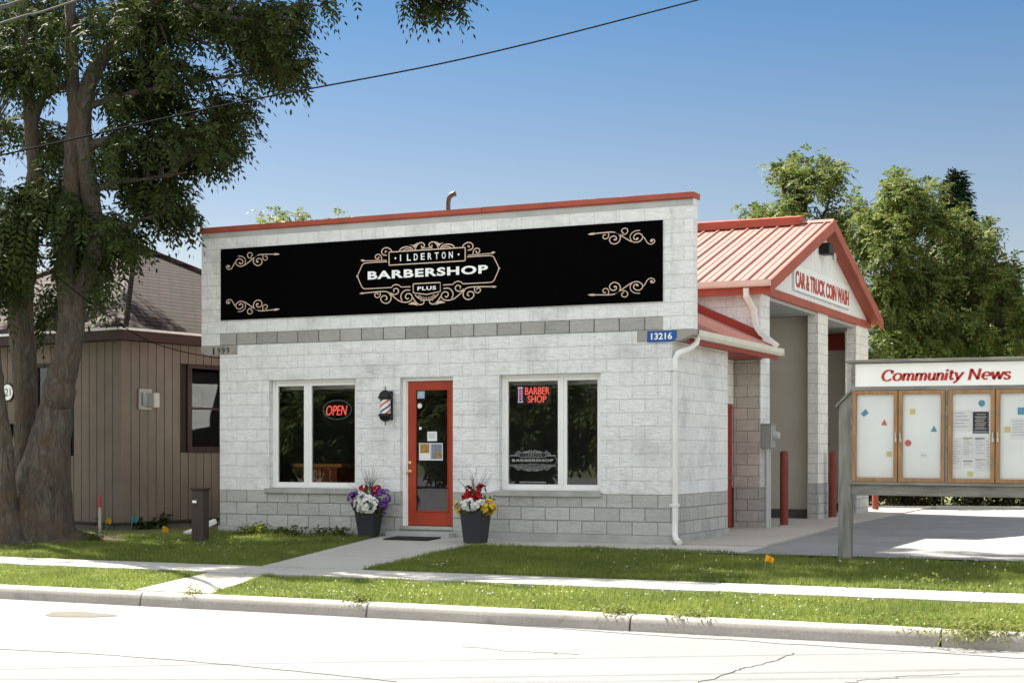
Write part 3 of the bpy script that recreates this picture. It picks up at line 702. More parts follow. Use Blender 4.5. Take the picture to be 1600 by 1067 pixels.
# notices on the door glass
yg = c_ = yd + .02
def notice(name, label, cat, x0, y0, x1, y1, m, Y, extra=None, group=None):
    a = onY(x0, y1, Y); b = onY(x1, y0, Y); o = MB(); o.box(a[0], b[0], Y - .006, Y - .003, a[2], b[2])
    root = o.build(name, m); tag(root, label, cat, group)
    if extra:
        for i, (p, q, r, s_, mm) in enumerate(extra):
            e = MB(); e.box(a[0] + (b[0] - a[0]) * p, a[0] + (b[0] - a[0]) * r, Y - .008 - .0006 * i, Y - .006, b[2] - (b[2] - a[2]) * s_, b[2] - (b[2] - a[2]) * q); e.build('printed_block', mm, root)
    return root
ochre = plain('ochre_print', (.34, .2, .06), .6, .5, 25); slate = plain('slate_print', (.19, .22, .27), .6, .3, 20); skyb = plain('pale_blue_sticker', (.32, .45, .55), .5, .2, 30)
notice('door_sticker', 'pale blue square sticker at the top of the door glass', 'sticker', 652.5, 611, 663.5, 622.5, skyb, yg)
notice('paper_notice', 'small white paper notice taped mid-height on the door glass', 'notice', 668, 674, 683, 689, paper, yg, [(.15, .2, .85, .25, ink), (.15, .4, .85, .45, ink), (.15, .6, .75, .65, ink)])
notice('photo_flyer', 'white flyer with an ochre picture, left of two on the door', 'flyer', 655, 692, 672.5, 719, paper, yg, [(.1, .04, .92, .58, ochre)])
notice('blue_flyer', 'slate-blue flyer with white border, right of two on the door', 'flyer', 673, 692, 692, 719, paper, yg, [(.06, .05, .94, .92, slate), (.4, .5, .85, .85, ochre)])
def disc(name, label, cat, px, py, r, m, Y, n=20, group=None, shape=None):
    c = onY(px, py, Y); o = MB(); pts = shape or [(math.cos(k * 2 * math.pi / n), math.sin(k * 2 * math.pi / n)) for k in range(n)]
    o.prism([(c[0] + r * u, c[2] + r * v) for u, v in pts], lambda u, v: (u, Y - .006, v), lambda u, v: (u, Y - .003, v)); return tag(o.build(name, m), label, cat, group)
disc('round_sticker', 'larger round pale sticker below the blue sticker on door glass', 'sticker', 656, 634, .04, paper, yg)
disc('round_sticker', 'small round pale sticker on door glass, left of the paper notice', 'sticker', 657, 669, .025, paper, yg)
# door mat
mb = MB(); mb.prism([(-12.02, 20.95), (-11.25, 20.95), (-11.22, 21.33), (-11.98, 21.33)], lambda x, y: (x, y, pz(y) + .003), lambda x, y: (x, y, pz(y) + .022))
tag(mb.build('door_mat', plain('black_rubber_mat', (.014, .014, .016), .8, .2, 30, .4, 120)), 'black rubber mat lying on the path before the orange-red door', 'door mat')

# ================================================================== THE CAR WASH
XC = -7.76; XG = -7.5
cw = thing('car_wash_building', 'two-bay white block car wash with red ribbed gable roof', 'car wash', (-12, 31, .44))
mb = MB(); mb.box(-17.2, -8.24, 26.84, 27.04, 1.14, 4.66); mb.box(-17.4, -17.2, 26.84, 35.6, .4, 4.66); mb.box(-17.2, -8.24, 35.3, 35.5, .4, 4.6)
mb.build('wall', white_block, cw)
for ya, yb, x0_, lowm in ((26.82, 27.40, -8.24, tan_block), (30.90, 31.70, -7.97, cream_block), (34.25, 35.45, -7.96, cream_block)):
    mb = MB(); mb.box(x0_, XC, ya, yb, 1.145, 4.62)
    pr = mb.build('pier', cream_block if ya > 27 else [white_block], cw)
    mb = MB(); mb.box(x0_ - .006, XC + .006, ya - .006, yb + .006, .40, 1.145); mb.build('pier_base', grey_block, pr)
    if ya < 27:
        m2 = MB(); m2.box(x0_, XC - .01, ya - .004, ya, 1.147, 3.39); m2.build('unpainted_face', tan_block, pr)
mb = MB(); mb.box(-17.2, -7.97, 31.2, 31.4, .4, 4.6); mb.box(-17.2, -8.24, 27.042, 27.06, .4, 4.6); mb.box(-17.2, -8.245, 35.28, 35.298, .4, 4.6)
mb.build('bay_wall', beige, cw)
mb = MB(); mb.box(-17.2, -8.0, 31.18, 31.2, .4, .62); mb.box(-17.2, -8.25, 35.262, 35.28, .4, .62); mb.build('bay_skirting', plain('dark_wet_skirting', (.10, .09, .08), .7, .2, 2), cw)
a = onY(1320, 521, 35.26)[2]; b = onY(1320, 547, 35.26)[2]
mb = MB(); mb.box(-17.2, -8.25, 35.262, 35.28, b, a); mb.build('red_band', dark_red, cw)
mb = MB(); mb.box(-17.2, -7.8, 27.06, 31.2, 4.50, 4.56); mb.box(-17.2, -7.8, 31.4, 35.26, 4.50, 4.56); mb.build('bay_ceiling', bay_ceil, cw)
# gable roof
ye, ze, yr, zr, yf = 26.5, 4.745, 31.09, 6.385, 35.68
mb = MB()
for s_, yy in ((1, ye), (-1, yf)):
    mb.quad((-17.6, yy, ze), (XG, yy, ze), (XG, yr, zr), (-17.6, yr, zr)); mb.quad((-17.6, yy, ze - .06), (-17.6, yr, zr - .06), (XG, yr, zr - .06), (XG, yy, ze - .06))
    x = XG - .12; i = 0
    while x > -17.5:
        h = .035 if i % 2 == 0 else .012; wd = .022 if i % 2 == 0 else .012
        mb.prism([(x - wd, 0), (x - wd * .5, h), (x + wd * .5, h), (x + wd, 0)], lambda a, b: (a, yy, ze + b), lambda a, b: (a, yr, zr + b)); x -= .155; i += 1
mb.build('roof', red_roof, cw)
mb = MB(); mb.prism([(yr - .28, zr - .07), (yr - .28, zr + .09), (yr, zr + .15), (yr + .28, zr + .09), (yr + .28, zr - .07)], lambda a, b: (-17.6, a, b), lambda a, b: (-8.12, a, b)); mb.build('ridge_vent', red_metal, cw)
mb = MB(); mb.prism([(yr - .16, zr - .03), (yr, zr + .045), (yr + .16, zr - .03)], lambda a, b: (-8.12, a, b), lambda a, b: (XG + .015, a, b)); mb.build('ridge_cap', red_roof, cw)
for y0_, y1_, z0_ in ((ye, yr, ze), (yf, yr, ze)):
    mb = MB(); mb.prism([(y0_, z0_ + .02), (y1_, zr + .025), (y1_, zr - .20), (y0_, z0_ - .2)], lambda a, b: (XG, a, b), lambda a, b: (XG + .035, a, b)); mb.build('rake_trim', red_metal, cw)
    mb = MB(); mb.quad((XG, y0_, z0_ - .09), (XG, y1_, zr - .09), (-7.79, y1_, zr - .09), (-7.79, y0_, z0_ - .09)); mb.build('rake_soffit', red_metal, cw)
mb = MB(); gz0, gz1 = 4.60, zr - .1; k = (zr - ze) / (yr - ye)
mb.prism([(26.72, gz0), (35.5, gz0), (35.5, ze + .05), (yr, zr - .1), (26.72, ze)], lambda a, b: (-7.80, a, b), lambda a, b: (-7.785, a, b))
y = 26.85
while y < 35.4:
    zt = (ze if y < yr else ze) + k * (min(y - ye, yf - y)) - .1
    mb.box(-7.785, -7.775, y, y + .03, gz0 + .1, zt); y += .11
mb.build('gable_wall', siding_w, cw)
mb = MB(); mb.box(-7.83, -7.73, 26.645, 35.6, 4.558, 4.71); mb.build('gable_beam', red_metal, cw)
mb = MB(); mb.box(-17.4, -7.52, 26.6, 26.64, 4.53, 4.68); mb.box(-17.4, -7.54, 26.64, 26.84, 4.555, 4.585); mb.build('fascia', red_metal, cw)
mb = MB(); mb.prism([(26.59, 4.655), (26.50, 4.655), (26.475, 4.69), (26.465, 4.765), (26.475, 4.765), (26.49, 4.70), (26.59, 4.67)], lambda a, b: (-17.5, a, b), lambda a, b: (-7.49, a, b)); mb.box(-7.49, -7.48, 26.465, 26.59, 4.655, 4.765)
mb.build('gutter', plain('pinkish_gutter_metal', (.66, .52, .47), .45, .06, 3), cw)
P = [onY(1166, 450, 26.53), onY(1166, 462, 26.55), onY(1178, 484, 26.72), onY(1180, 500, 26.74), onY(1182, 510, 26.74), onY(1190, 522, 26.7), onY(1203, 531, 26.5), onY(1213, 539, 26.3)]
mb = MB(); mb.tube(P, .062, 4); mb.build('downspout', white_metal, cw)
# gable sign
t = thing('car_wash_sign', 'white gable sign with red CAR & TRUCK COIN WASH lettering', 'sign', (-7.75, 31.2, 4.9))
mb = MB(); s0, s1 = 29.0, 33.55; mb.box(-7.775, -7.752, s0, s1, 4.82, 5.34); mb.build('panel', siding_w, t)
mb = MB(); mb.box(-7.752, -7.747, s0, s0 + .03, 4.82, 5.34); mb.box(-7.752, -7.747, s0 + .03, s1, 4.82, 4.835); mb.build('edge_trim', grey_box, t)
mb = MB(); text_into(mb, 'CAR & TRUCK COIN WASH', s0 + .14, s1 - .05, 4.90, 5.215, faceX(-7.752), .008, bold=.03); mb.build('lettering', plain('faded_red_letter', (.42, .05, .035), .5, .1, 8), t)
t = thing('floodlight', 'black twin floodlight under the car wash gable peak', 'floodlight', (-7.76, 31.55, 5.9))
a = onX(1288, 391, -7.7)
mb = MB(); mb.box(-7.775, -7.55, a[1] - .16, a[1] + .16, a[2] - .10, a[2] + .13); mb.build('housing', black_metal, t, bevel=.02)
mb = MB(); mb.lathe([(.03, 0), (.09, .05), (.085, .055), (0, .05)], (0, 0, 0), 16); mb.v = [(-7.56 + z, a[1] + .12 + x, a[2] - .14 + y) for x, y, z in mb.v]; mb.build('lamp_head', pvc, t, smooth=True)
# meter box with conduits on the first pier
t = thing('meter_box', 'grey electric meter box with two conduits on the front pier of the car wash', 'electric meter', (-7.7, 26.95, .44))
mb = MB(); mb.box(-7.752, -7.56, 26.80, 27.08, 1.84, 2.25); mb.box(-7.755, -7.55, 26.79, 27.09, 2.25, 2.27); mb.build('box', grey_box, t, bevel=.008)
mb = MB(); mb.lathe([(.075, 0), (.075, .05), (.06, .10), (.0, .11)], (0, 0, 0), 20); mb.v = [(-7.56 + z, 26.95 + x, 2.06 + y) for x, y, z in mb.v]; mb.build('dial', pvc, t, smooth=True)
for yy, r in ((26.86, .038), (27.02, .03)):
    mb = MB(); mb.tube([(-7.66, yy, .44), (-7.66, yy, 1.85)], r, 12); mb.build('conduit', pvc, t, smooth=True)
# bollards
b0 = thing('bollard', 'red steel bollard in front of the first car wash bay, beside meter box', 'bollard', (-7.55, 27.6, .44), group='red bollards along the car wash')
mb = MB(); mb.lathe([(.075, 0), (.075, 1.30), (.068, 1.335), (.04, 1.35), (0, 1.352)], (0, 0, 0), 24); mb.build('post', red_boll, b0, local=True, smooth=True)
mb = MB(); mb.lathe([(.11, 0), (.11, .012), (.076, .02)], (0, 0, 0), 24); mb.build('collar', m_apron, b0, local=True)
dup(b0, (-7.60, 31.45, .44), 'red steel bollard at the foot of the middle pier, close behind grey sign post')
dup(b0, (-7.78, 36.3, .44), 'red steel bollard beyond the far pier, seen under the notice board')
t = thing('vacuum_canister', 'dark rounded canister standing at the foot of the middle pier', 'vacuum canister', (-7.95, 32.25, .44))
mb = MB(); mb.lathe([(.22, 0), (.23, .1), (.23, .75), (.2, .84), (.1, .9), (0, .91)], (-7.95, 32.25, .44), 24); mb.build('tank', plain('dark_tank', (.05, .05, .052), .5, .2, 6), t, smooth=True)
mb = MB(); mb.tube([(-7.95, 32.25, 1.3), (-7.95, 32.25, 1.8), (-7.9, 32.2, 1.95)], .05, 10); mb.build('hose_neck', black_metal, t, smooth=True)

# ================================================================== COMMUNITY NOTICE BOARD
NY = 20.1
nb = thing('notice_board', 'grey wooden community notice board with four glazed doors and red header lettering', 'notice board', (-4.7, NY, .37))
nb.rotation_euler = (0, R(.33), 0)
mb = MB(); mb.prism([(-4.785, .30), (-4.622, .30), (-4.622, 2.53), (-4.785, 2.36)], lambda a, b: (a, NY - .02, b), lambda a, b: (a, NY + .13, b)); mb.build('post', oldwood, nb, bevel=.006)
mb = MB(); mb.prism([(-4.82, 2.335), (-4.622, 2.54), (-4.622, 2.575), (-4.82, 2.37)], lambda a, b: (a, NY - .05, b), lambda a, b: (a, NY + .17, b)); mb.build('post_cap', oldwood_h, nb)
mb = MB(); mb.prism([(-2.12, .30), (-1.96, .30), (-1.96, 2.36), (-2.12, 2.53)], lambda a, b: (a, NY - .02, b), lambda a, b: (a, NY + .13, b)); mb.build('post', oldwood, nb, bevel=.006)
mb = MB(); mb.box(-4.62, -2.12, NY + .02, NY + .14, 1.36, 2.9); mb.build('case', oldwood, nb)
mb = MB(); mb.box(-4.69, -2.05, NY - .07, NY + .19, 2.905, 2.945); mb.build('top_board', oldwood_h, nb, bevel=.004)
mb = MB(); mb.box(-4.625, -4.575, NY - .03, NY + .02, 1.36, 2.9); mb.box(-2.17, -2.12, NY - .03, NY + .02, 1.36, 2.9); mb.box(-4.575, -2.17, NY - .03, NY + .02, 2.555, 2.60); mb.box(-3.44, -3.41, NY - .03, NY + .02, 1.39, 2.555)
mb.build('frame', oldwood_h, nb)
mb = MB(); mb.box(-4.575, -2.17, NY - .02, NY + .018, 2.602, 2.895); mb.build('header', header_w, nb)
mb = MB(); mb.box(-4.64, -2.1, NY - .05, NY + .14, 1.352, 1.388); mb.build('sill', oldwood_h, nb)
mb = MB(); mb.box(-4.62, -2.12, NY - .01, NY + .05, 1.215, 1.35); mb.build('beam', oldwood_h, nb, bevel=.005)
doors = [(-4.605, -4.03), (-4.02, -3.445), (-3.405, -2.84), (-2.83, -2.25)]
for i, (p, q) in enumerate(doors):
    k = .05; c, d = NY - .045, NY + .0
    zz0, zz1 = 1.392, 2.55
    mb = MB(); mb.box(p, p + k, c, d, zz0, zz1); mb.box(q - k, q, c, d, zz0, zz1); mb.box(p + k, q - k, c, d, zz0, zz0 + k); mb.box(p + k, q - k, c, d, zz1 - k, zz1)
    D = mb.build('door', cedar, nb, bevel=.004)
    mb = MB(); mb.box(p + .02, q - .02, NY + .012, NY + .018, zz0 + .02, zz1 - .02); mb.build('backing', board_w, D)
    mb = MB(); yy = NY - .03; mb.quad((p + k, yy, zz0 + k), (q - k, yy, zz0 + k), (q - k, yy, zz1 - k), (p + k, yy, zz1 - k)); mb.build('pane', thin_glass, D)
    hx_ = q - .025 if i % 2 == 0 else p + .025
    mb = MB(); mb.box(hx_ - .007, hx_ + .007, c - .02, c, 1.95, 2.02); mb.box(hx_ - .011, hx_ + .011, c - .005, c, 1.90, 1.95); mb.build('handle', steel, D, bevel=.003)
    for z in (1.6, 2.25): mb = MB(); mb.box(hx_ - .012, hx_ + .012, c - .006, c, z, z + .035); mb.build('latch', plain('dull_latch', (.22, .2, .16), .5, .2, 20), D)
# serif italic letters drawn with a broad-nib stroke
def arc(cx, cy, rx, ry, a0, a1, n=14): return [(cx + rx * math.cos(R(a0 + (a1 - a0) * i / n)), cy + ry * math.sin(R(a0 + (a1 - a0) * i / n))) for i in range(n + 1)]
def arch(x0, x1): return [(x0, .62), (x0 + .08, .82), (x0 + (x1 - x0) * .5, .98), (x1 - .06, .9), (x1, .7), (x1, .0)]
GL = {'C': ([arc(.58, .72, .5, .75, 48, 318, 22), [(.93, 1.45), (.93, .98)]], 1.12), 'o': ([arc(.42, .5, .36, .5, 0, 360, 22)], .92),
 'm': ([[(.12, 1), (.12, 0)], arch(.12, .56), arch(.56, 1.0)], 1.22), 'u': ([[(.12, 1), (.12, .3), (.2, .06), (.36, 0), (.5, .1), (.6, .32)], [(.6, 1), (.6, 0)]], .82),
 'n': ([[(.12, 1), (.12, 0)], arch(.12, .58)], .80), 'i': ([[(.12, 1), (.12, 0)], arc(.13, 1.33, .05, .05, 0, 360, 8)], .36), 't': ([[(.18, 1.35), (.18, .22), (.26, .04), (.4, .06), (.48, .2)], [(0, 1), (.44, 1)]], .56),
 'y': ([[(.05, 1), (.36, .05)], [(.72, 1), (.36, .05), (.2, -.3), (0, -.42)]], .80), 'N': ([[(.15, 0), (.15, 1.45)], [(.15, 1.45), (.95, .0)], [(.95, 0), (.95, 1.45)]], 1.25),
 'e': ([[(.08, .52), (.76, .52)] + arc(.42, .52, .34, .48, 0, 300, 18)], .88), 'w': ([[(.04, 1), (.3, 0)], [(.3, 0), (.56, 1)], [(.56, 1), (.82, 0)], [(.82, 0), (1.08, 1)]], 1.15),
 's': ([smooth_line([(.56, .8), (.42, .98), (.2, .95), (.1, .76), (.24, .58), (.46, .44), (.58, .24), (.46, .03), (.24, .01), (.06, .2)], 3)], .70), ' ': ([], .50)}
FEET = {'m': [(.12, 0), (.56, 0), (1.0, 0)], 'n': [(.12, 0), (.58, 0)], 'i': [(.12, 0)], 'u': [(.66, 0)], 'N': [(.15, 0), (.15, 1.45), (.95, 1.45)], 'y': [(.05, 1), (.72, 1)], 'w': [(.04, 1), (.56, 1), (1.08, 1)]}
TOPS = {'m': [(.05, .98)], 'n': [(.05, .98)], 'i': [(.05, .98)], 'u': [(.05, .98), (.53, .98)]}
def serif_word(mb, word, u0, u1, v0, xh, fmap, depth):
    tot = sum(GL[c][1] for c in word); s_ = (u1 - u0) / tot; x = 0
    for ch in word:
        st, adv = GL[ch]; M = lambda p: (u0 + s_ * (x + p[0]) + .22 * p[1] * xh, v0 + xh * p[1])
        for pts in st:
            P = [M(p) for p in pts]
            if len(P) == 2: P = [tuple(np.array(P[0]) + (np.array(P[1]) - np.array(P[0])) * t) for t in (0, .5, 1)]
            mb.ribbon(P, lambda t: xh * (.17 + .23 * abs(t[1]) ** 1.5), fmap, depth)
        for fx_, fy_ in FEET.get(ch, []): mb.ribbon([M((fx_ - .14, fy_)), M((fx_ + .14, fy_))], xh * .12, fmap, depth + .001)
        for fx_, fy_ in TOPS.get(ch, []): mb.ribbon([M((fx_ - .06, fy_)), M((fx_ + .1, fy_))], xh * .12, fmap, depth + .001)
        x += adv
a = onY(1375, 597, NY - .02); b = onY(1580, 597, NY - .02)
mb = MB(); serif_word(mb, 'Community News', a[0] + .0, b[0] - .02, 2.665 + .012, .088, faceY(NY - .02), .006); mb.build('lettering', sign_red, nb)
# papers and shapes behind the glass
YB = NY + .010
cb_, cr_, cy_ = plain('blue_paper', (.10, .30, .42), .7, .06, 8), plain('red_paper', (.55, .13, .11), .7, .06, 8), plain('yellow_paper', (.62, .55, .22), .7, .06, 8)
tri = [(-.9, -.8), (.9, -.8), (.1, 1)]; sq = [(-.8, -.8), (.8, -.8), (.8, .8), (-.8, .8)]; dia = [(-1, -.2), (-.2, -1), (1, -.1), (.3, 1)]
for nm, lb, x, y, r, mm, sh in (
 ('paper_diamond', 'blue paper diamond behind the leftmost glass door', 1351, 645, .05, cb_, dia), ('paper_triangle', 'red paper triangle behind the leftmost glass door', 1381.5, 660, .042, cr_, tri),
 ('paper_square', 'yellow paper square low behind the leftmost glass door', 1389, 709, .04, cy_, sq), ('paper_square', 'yellow paper square high behind the second glass door', 1426, 643, .042, cy_, sq),
 ('paper_triangle', 'blue paper triangle behind the second glass door', 1459, 670, .042, cb_, tri), ('paper_circle', 'red paper circle behind the second glass door', 1419, 692, .04, cr_, None),
 ('paper_circle', 'blue paper circle high above the dark poster, third glass door', 1534, 630, .04, cb_, None), ('paper_circle', 'yellow paper circle low behind the third glass door', 1516, 740, .034, cy_, None),
 ('paper_square', 'blue paper square high behind the rightmost glass door', 1596, 642, .055, cb_, sq), ('paper_square', 'yellow paper square behind the rightmost glass door', 1574, 671, .042, cy_, sq)):
    disc(nm, lb, 'paper shape', x, y, r, mm, YB, shape=sh)
post_d = plain('dark_poster_print', (.025, .03, .045), .5, .5, 14); gld = plain('pale_poster_print', (.42, .36, .24), .6, .2, 10); pl2 = plain('faint_print', (.46, .47, .52), .7, .08, 10)
notice('dark_poster', 'dark poster with pale lines of print behind the third glass door', 'poster', 1520, 643, 1545, 677, post_d, YB, [(.25, .1, .8, .14, gld)] + [(.14 + .05 * (i % 2), .22 + i * .09, .86 - .07 * (i % 3), .26 + i * .09, gld if i % 2 else pl2) for i in range(7)] + [(.08, .88, .92, .97, slate)])
lines = lambda n, m: [(.1, .10 + i * .8 / n, .6 + .3 * ((i * 7) % 3) / 2, .10 + i * .8 / n + .25 / n, m) for i in range(n)]
notice('paper_notice', 'plain white sheet with faint print left of the dark poster', 'notice', 1490, 641, 1518, 674, paper, YB, lines(5, pl2))
notice('paper_notice', 'narrow white sheet at far left of the middle row, third door', 'notice', 1488, 684, 1502, 732, paper, YB, lines(10, pl2))
notice('paper_notice', 'white sheet with ochre heading, second in the middle row of third door', 'notice', 1504, 683, 1521, 716, paper, YB, [(.05, .02, .95, .08, gld)] + lines(7, pl2))
notice('paper_notice', 'white sheet with dark heading below the dark poster', 'notice', 1523, 683, 1539, 714, paper, YB, [(.05, .02, .95, .10, ink)] + lines(6, pl2))
notice('paper_notice', 'narrow white sheet against the right edge of third door', 'notice', 1541, 684, 1547.5, 735, paper, YB, lines(9, pl2))
notice('paper_notice', 'small white card with dark heading, low in third door', 'notice', 1505, 719, 1520, 729, paper, YB, [(.02, .02, .98, .22, ink), (.1, .5, .8, .6, pl2)])
notice('paper_notice', 'white sheet with ochre top edge, low in third door', 'notice', 1523, 717, 1540, 735, paper, YB, [(.02, .0, .98, .08, gld)] + lines(4, pl2))
notice('paper_notice', 'white typed sheet behind the rightmost glass door', 'notice', 1579, 654, 1612, 686, paper, YB, lines(6, pl2))
notice('paper_notice', 'small white slip low behind the second glass door', 'notice', 1438, 708, 1448, 714, paper, YB, [(.1, .4, .9, .6, pl2)])

# ================================================================== THE BROWN HOUSE
H0 = dep(190, 818, 27.5); hz0 = .40
house = thing('brown_house', 'low brown board-sided house with hipped shingle roof behind the big tree', 'house', (H0[0], H0[1], hz0), R(-8))
HW, HD, zt = 7.2, 7.2, 3.38                    # local: x -HW..0, y 0..HD, wall top
ca, sa = math.cos(R(-8)), math.sin(R(-8))
def hloc(p): dx, dy = p[0] - H0[0], p[1] - H0[1]; return (dx * ca + dy * sa, -dx * sa + dy * ca, p[2] - hz0)
def h_front(px, py):  # local point on the front wall (y=0)
    r = ray(px, py); n_ = np.array([-sa, ca, 0]); tt = n_.dot(np.array([H0[0], H0[1], 0]) - CP * [1, 1, 0]) / n_.dot(r); return hloc(CP + r * tt)
def h_side(px, py):   # local point on the right wall (x=0)
    r = ray(px, py); n_ = np.array([ca, sa, 0]); tt = n_.dot(np.array([H0[0], H0[1], 0]) - CP * [1, 1, 0]) / n_.dot(r); return hloc(CP + r * tt)
wf0, wf1 = h_front(55, 712), h_front(113, 566); ws0, ws1 = h_side(291, 707), h_side(348, 572)
wb = .14
mb = MB()
def siding(mb, length, put, holes):
    s = 0; i = 0
    while s < length - .01:
        e = min(s + .2, length); segs = [(wb, zt)]
        for h in holes:
            if h[0] < e - .02 and h[1] > s + .02: segs = [(wb, h[2]), (h[3], zt)]
        for a, b in segs: put(mb, s + .008, e - .008, a, b, .022 + (i % 3) * .001)
        s = e; i += 1
siding(mb, HW, lambda m, s, e, a, b, d: m.box(-HW + s, -HW + e, -d, 0, a, b), [(HW + wf0[0] - .02, HW + wf1[0] + .02, wf0[2], wf1[2])])
siding(mb, HD, lambda m, s, e, a, b, d: m.box(0, d, s, e, a, b), [(ws0[1] - .02, ws1[1] + .02, ws0[2], ws1[2])])
mb.build('siding', brick_brown, house, local=True)
mb = MB(); mb.box(-HW, -.001, .001, .1, wb, zt); mb.box(-.1, -.001, .1, HD, wb, zt); mb.box(-HW, -HW + .1, .1, HD, wb, zt); mb.box(-HW + .1, -.1, HD - .1, HD, wb, zt)
mb.build('wall', plain('dark_siding_groove', (.022, .018, .015), .9, .1, 3), house, local=True)
mb = MB(); mb.box(-.03, .03, -.03, .03, wb, zt - .05); mb.build('corner_board', brick_brown, house, local=True)
mb = MB(); mb.box(-HW, -.02, .03, .2, -.3, wb); mb.box(-.2, -.02, .2, 3.0, -.3, wb); mb.box(-.2, -.02, 5.2, HD, -.3, wb); mb.box(-.5, -.3, 3.0, 5.2, -.3, wb)
mb.build('foundation', plain('brown_foundation', (.12, .105, .095), .9, .2, 2, .3, 40), house, local=True)
mb = MB(); mb.box(-.03, .03, 0, HD, wb - .03, wb); mb.box(-HW, 0, -.03, .03, wb - .03, wb); mb.build('base_trim', plain('dark_base_trim', (.05, .045, .04), .7, .1, 3), house, local=True)
ov = .34; ez = 3.52; az = 5.66; apx = (-HW / 2, HD / 2)
m_sh, n, l, b = nodes('brown_shingles'); uv = n.new('ShaderNodeUVMap'); k = n.new('ShaderNodeTexBrick'); l.new(uv.outputs[0], k.inputs['Vector'])
k.inputs['Scale'].default_value = 1; k.inputs['Brick Width'].default_value = .30; k.inputs['Row Height'].default_value = .18; k.inputs['Mortar Size'].default_value = .022; k.inputs['Mortar Smooth'].default_value = .5
k.inputs['Color1'].default_value = (.078, .046, .036, 1); k.inputs['Color2'].default_value = (.050, .030, .024, 1); k.inputs['Mortar'].default_value = (.016, .013, .012, 1)
f = noise(n, l, uv.outputs[0], 40, 3); col = mixc(n, l, 1.0, k.outputs['Color'], ramp(n, l, f, [(.3, (.7,) * 3), (.7, (1.15,) * 3)]), 'MULTIPLY'); l.new(col, b.inputs['Base Color']); b.inputs['Roughness'].default_value = .95
l.new(mixc(n, l, 1.0, col, ramp(n, l, noise(n, l, uv.outputs[0], 1.2, 3), [(.3, (.8, .8, .8)), (.7, (1.1, 1.1, 1.1))]), 'MULTIPLY'), b.inputs['Base Color'])
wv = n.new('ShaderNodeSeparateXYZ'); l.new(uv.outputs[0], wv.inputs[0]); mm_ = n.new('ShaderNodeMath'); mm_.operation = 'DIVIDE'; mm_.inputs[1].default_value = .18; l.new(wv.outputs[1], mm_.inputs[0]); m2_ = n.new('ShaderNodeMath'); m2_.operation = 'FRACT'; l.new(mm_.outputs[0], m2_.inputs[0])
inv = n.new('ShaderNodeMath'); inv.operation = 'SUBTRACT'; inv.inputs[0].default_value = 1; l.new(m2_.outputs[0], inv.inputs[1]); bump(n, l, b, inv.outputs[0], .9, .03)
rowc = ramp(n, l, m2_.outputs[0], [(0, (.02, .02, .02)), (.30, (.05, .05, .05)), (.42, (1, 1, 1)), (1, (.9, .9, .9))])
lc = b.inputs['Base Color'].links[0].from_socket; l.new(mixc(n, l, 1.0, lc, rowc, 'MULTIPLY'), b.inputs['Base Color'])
mb = MB(); A = (apx[0], apx[1], az); cs = [(-HW - ov, -ov, ez), (ov, -ov, ez), (ov, HD + ov, ez), (-HW - ov, HD + ov, ez)]
for i in range(4):
    p, q = np.array(cs[i]), np.array(cs[(i + 1) % 4]); e = q - p; L = np.linalg.norm(e); e = e / L; d = np.array(A) - p; s_ = d.dot(e); h = np.linalg.norm(d - e * s_)
    mb.add([p, q, A], [(0, 1, 2)], [[(0, 0), (L, 0), (s_, h)]])
rf = mb.build('roof', m_sh, house, local=True)
mb = MB()
for c in cs: mb.tube([np.array(c) + [0, 0, .015], np.array(A) + [0, 0, .02]], .07, 6)
mb.build('hip_ridge', m_sh, rf, local=True)
mb = MB()
mb.box(-HW - ov, ov, -ov, -ov + .04, ez - .2, ez - .01); mb.box(ov - .04, ov, -ov + .04, HD + ov, ez - .2, ez - .01); mb.box(-HW - ov + .04, ov - .04, -ov + .04, 0, ez - .2, ez - .16); mb.box(0, ov - .04, 0, HD, ez - .2, ez - .16)
mb.build('fascia', maroon, house, local=True)
mb = MB(); mb.box(-HW - ov, ov + .02, -ov - .02, -ov, ez - .035, ez + .008); mb.box(ov, ov + .02, -ov, HD + ov, ez - .035, ez + .008); mb.build('gutter_edge', white_metal, house, local=True)
blind = plain('window_blind', (.42, .41, .36), .7, .1, 3); dglass = glass
def hwin(lo, hi, axis):
    z0, z1 = lo[2], hi[2]
    if axis == 'y': p, q = lo[1], hi[1]; B = lambda m, a, b, d0, d1, c, e: m.box(d0, d1, a, b, c, e)
    else: p, q = lo[0], hi[0]; B = lambda m, a, b, d0, d1, c, e: m.box(a, b, -d1, -d0, c, e)
    m = MB(); k = .11
    B(m, p, p + k, -.02, .04, z0, z1); B(m, q - k, q, -.02, .04, z0, z1); B(m, p + k, q - k, -.02, .04, z0, z0 + k); B(m, p + k, q - k, -.02, .04, z1 - k * .7, z1); B(m, p + k, q - k, -.01, .02, (z0 + z1) / 2 - .02, (z0 + z1) / 2 + .02)
    W = m.build('window', maroon, house, local=True)
    m = MB(); B(m, p + k, q - k, .004, .008, z0 + k, z1 - k * .7); m.build('pane', glass, W, local=True)
    m = MB(); z = z0 + k + .05
    while z < z1 - .1: B(m, p + k + .03, p + (q - p) * .75, -.019, -.008, z, z + .035); z += .055
    m.build('blind', blind, W, local=True)
hwin(ws0, ws1, 'y'); hwin(wf0, wf1, 'x')
def hworld(x, y, z): return (H0[0] + x * ca - y * sa, H0[1] + x * sa + y * ca, hz0 + z)
a = h_side(213, 640); b = h_side(233, 608)
t = thing('wall_meter', 'pale square utility box mounted on the brown house wall', 'utility box', hworld(.03, a[1], a[2]), R(-8))
mb = MB(); L = b[1] - a[1]; mb.box(0, .05, 0, L, 0, b[2] - a[2]); mb.build('frame', plain('pale_box_enamel', (.34, .33, .30), .5, .08, 6), t, local=True, bevel=.01)
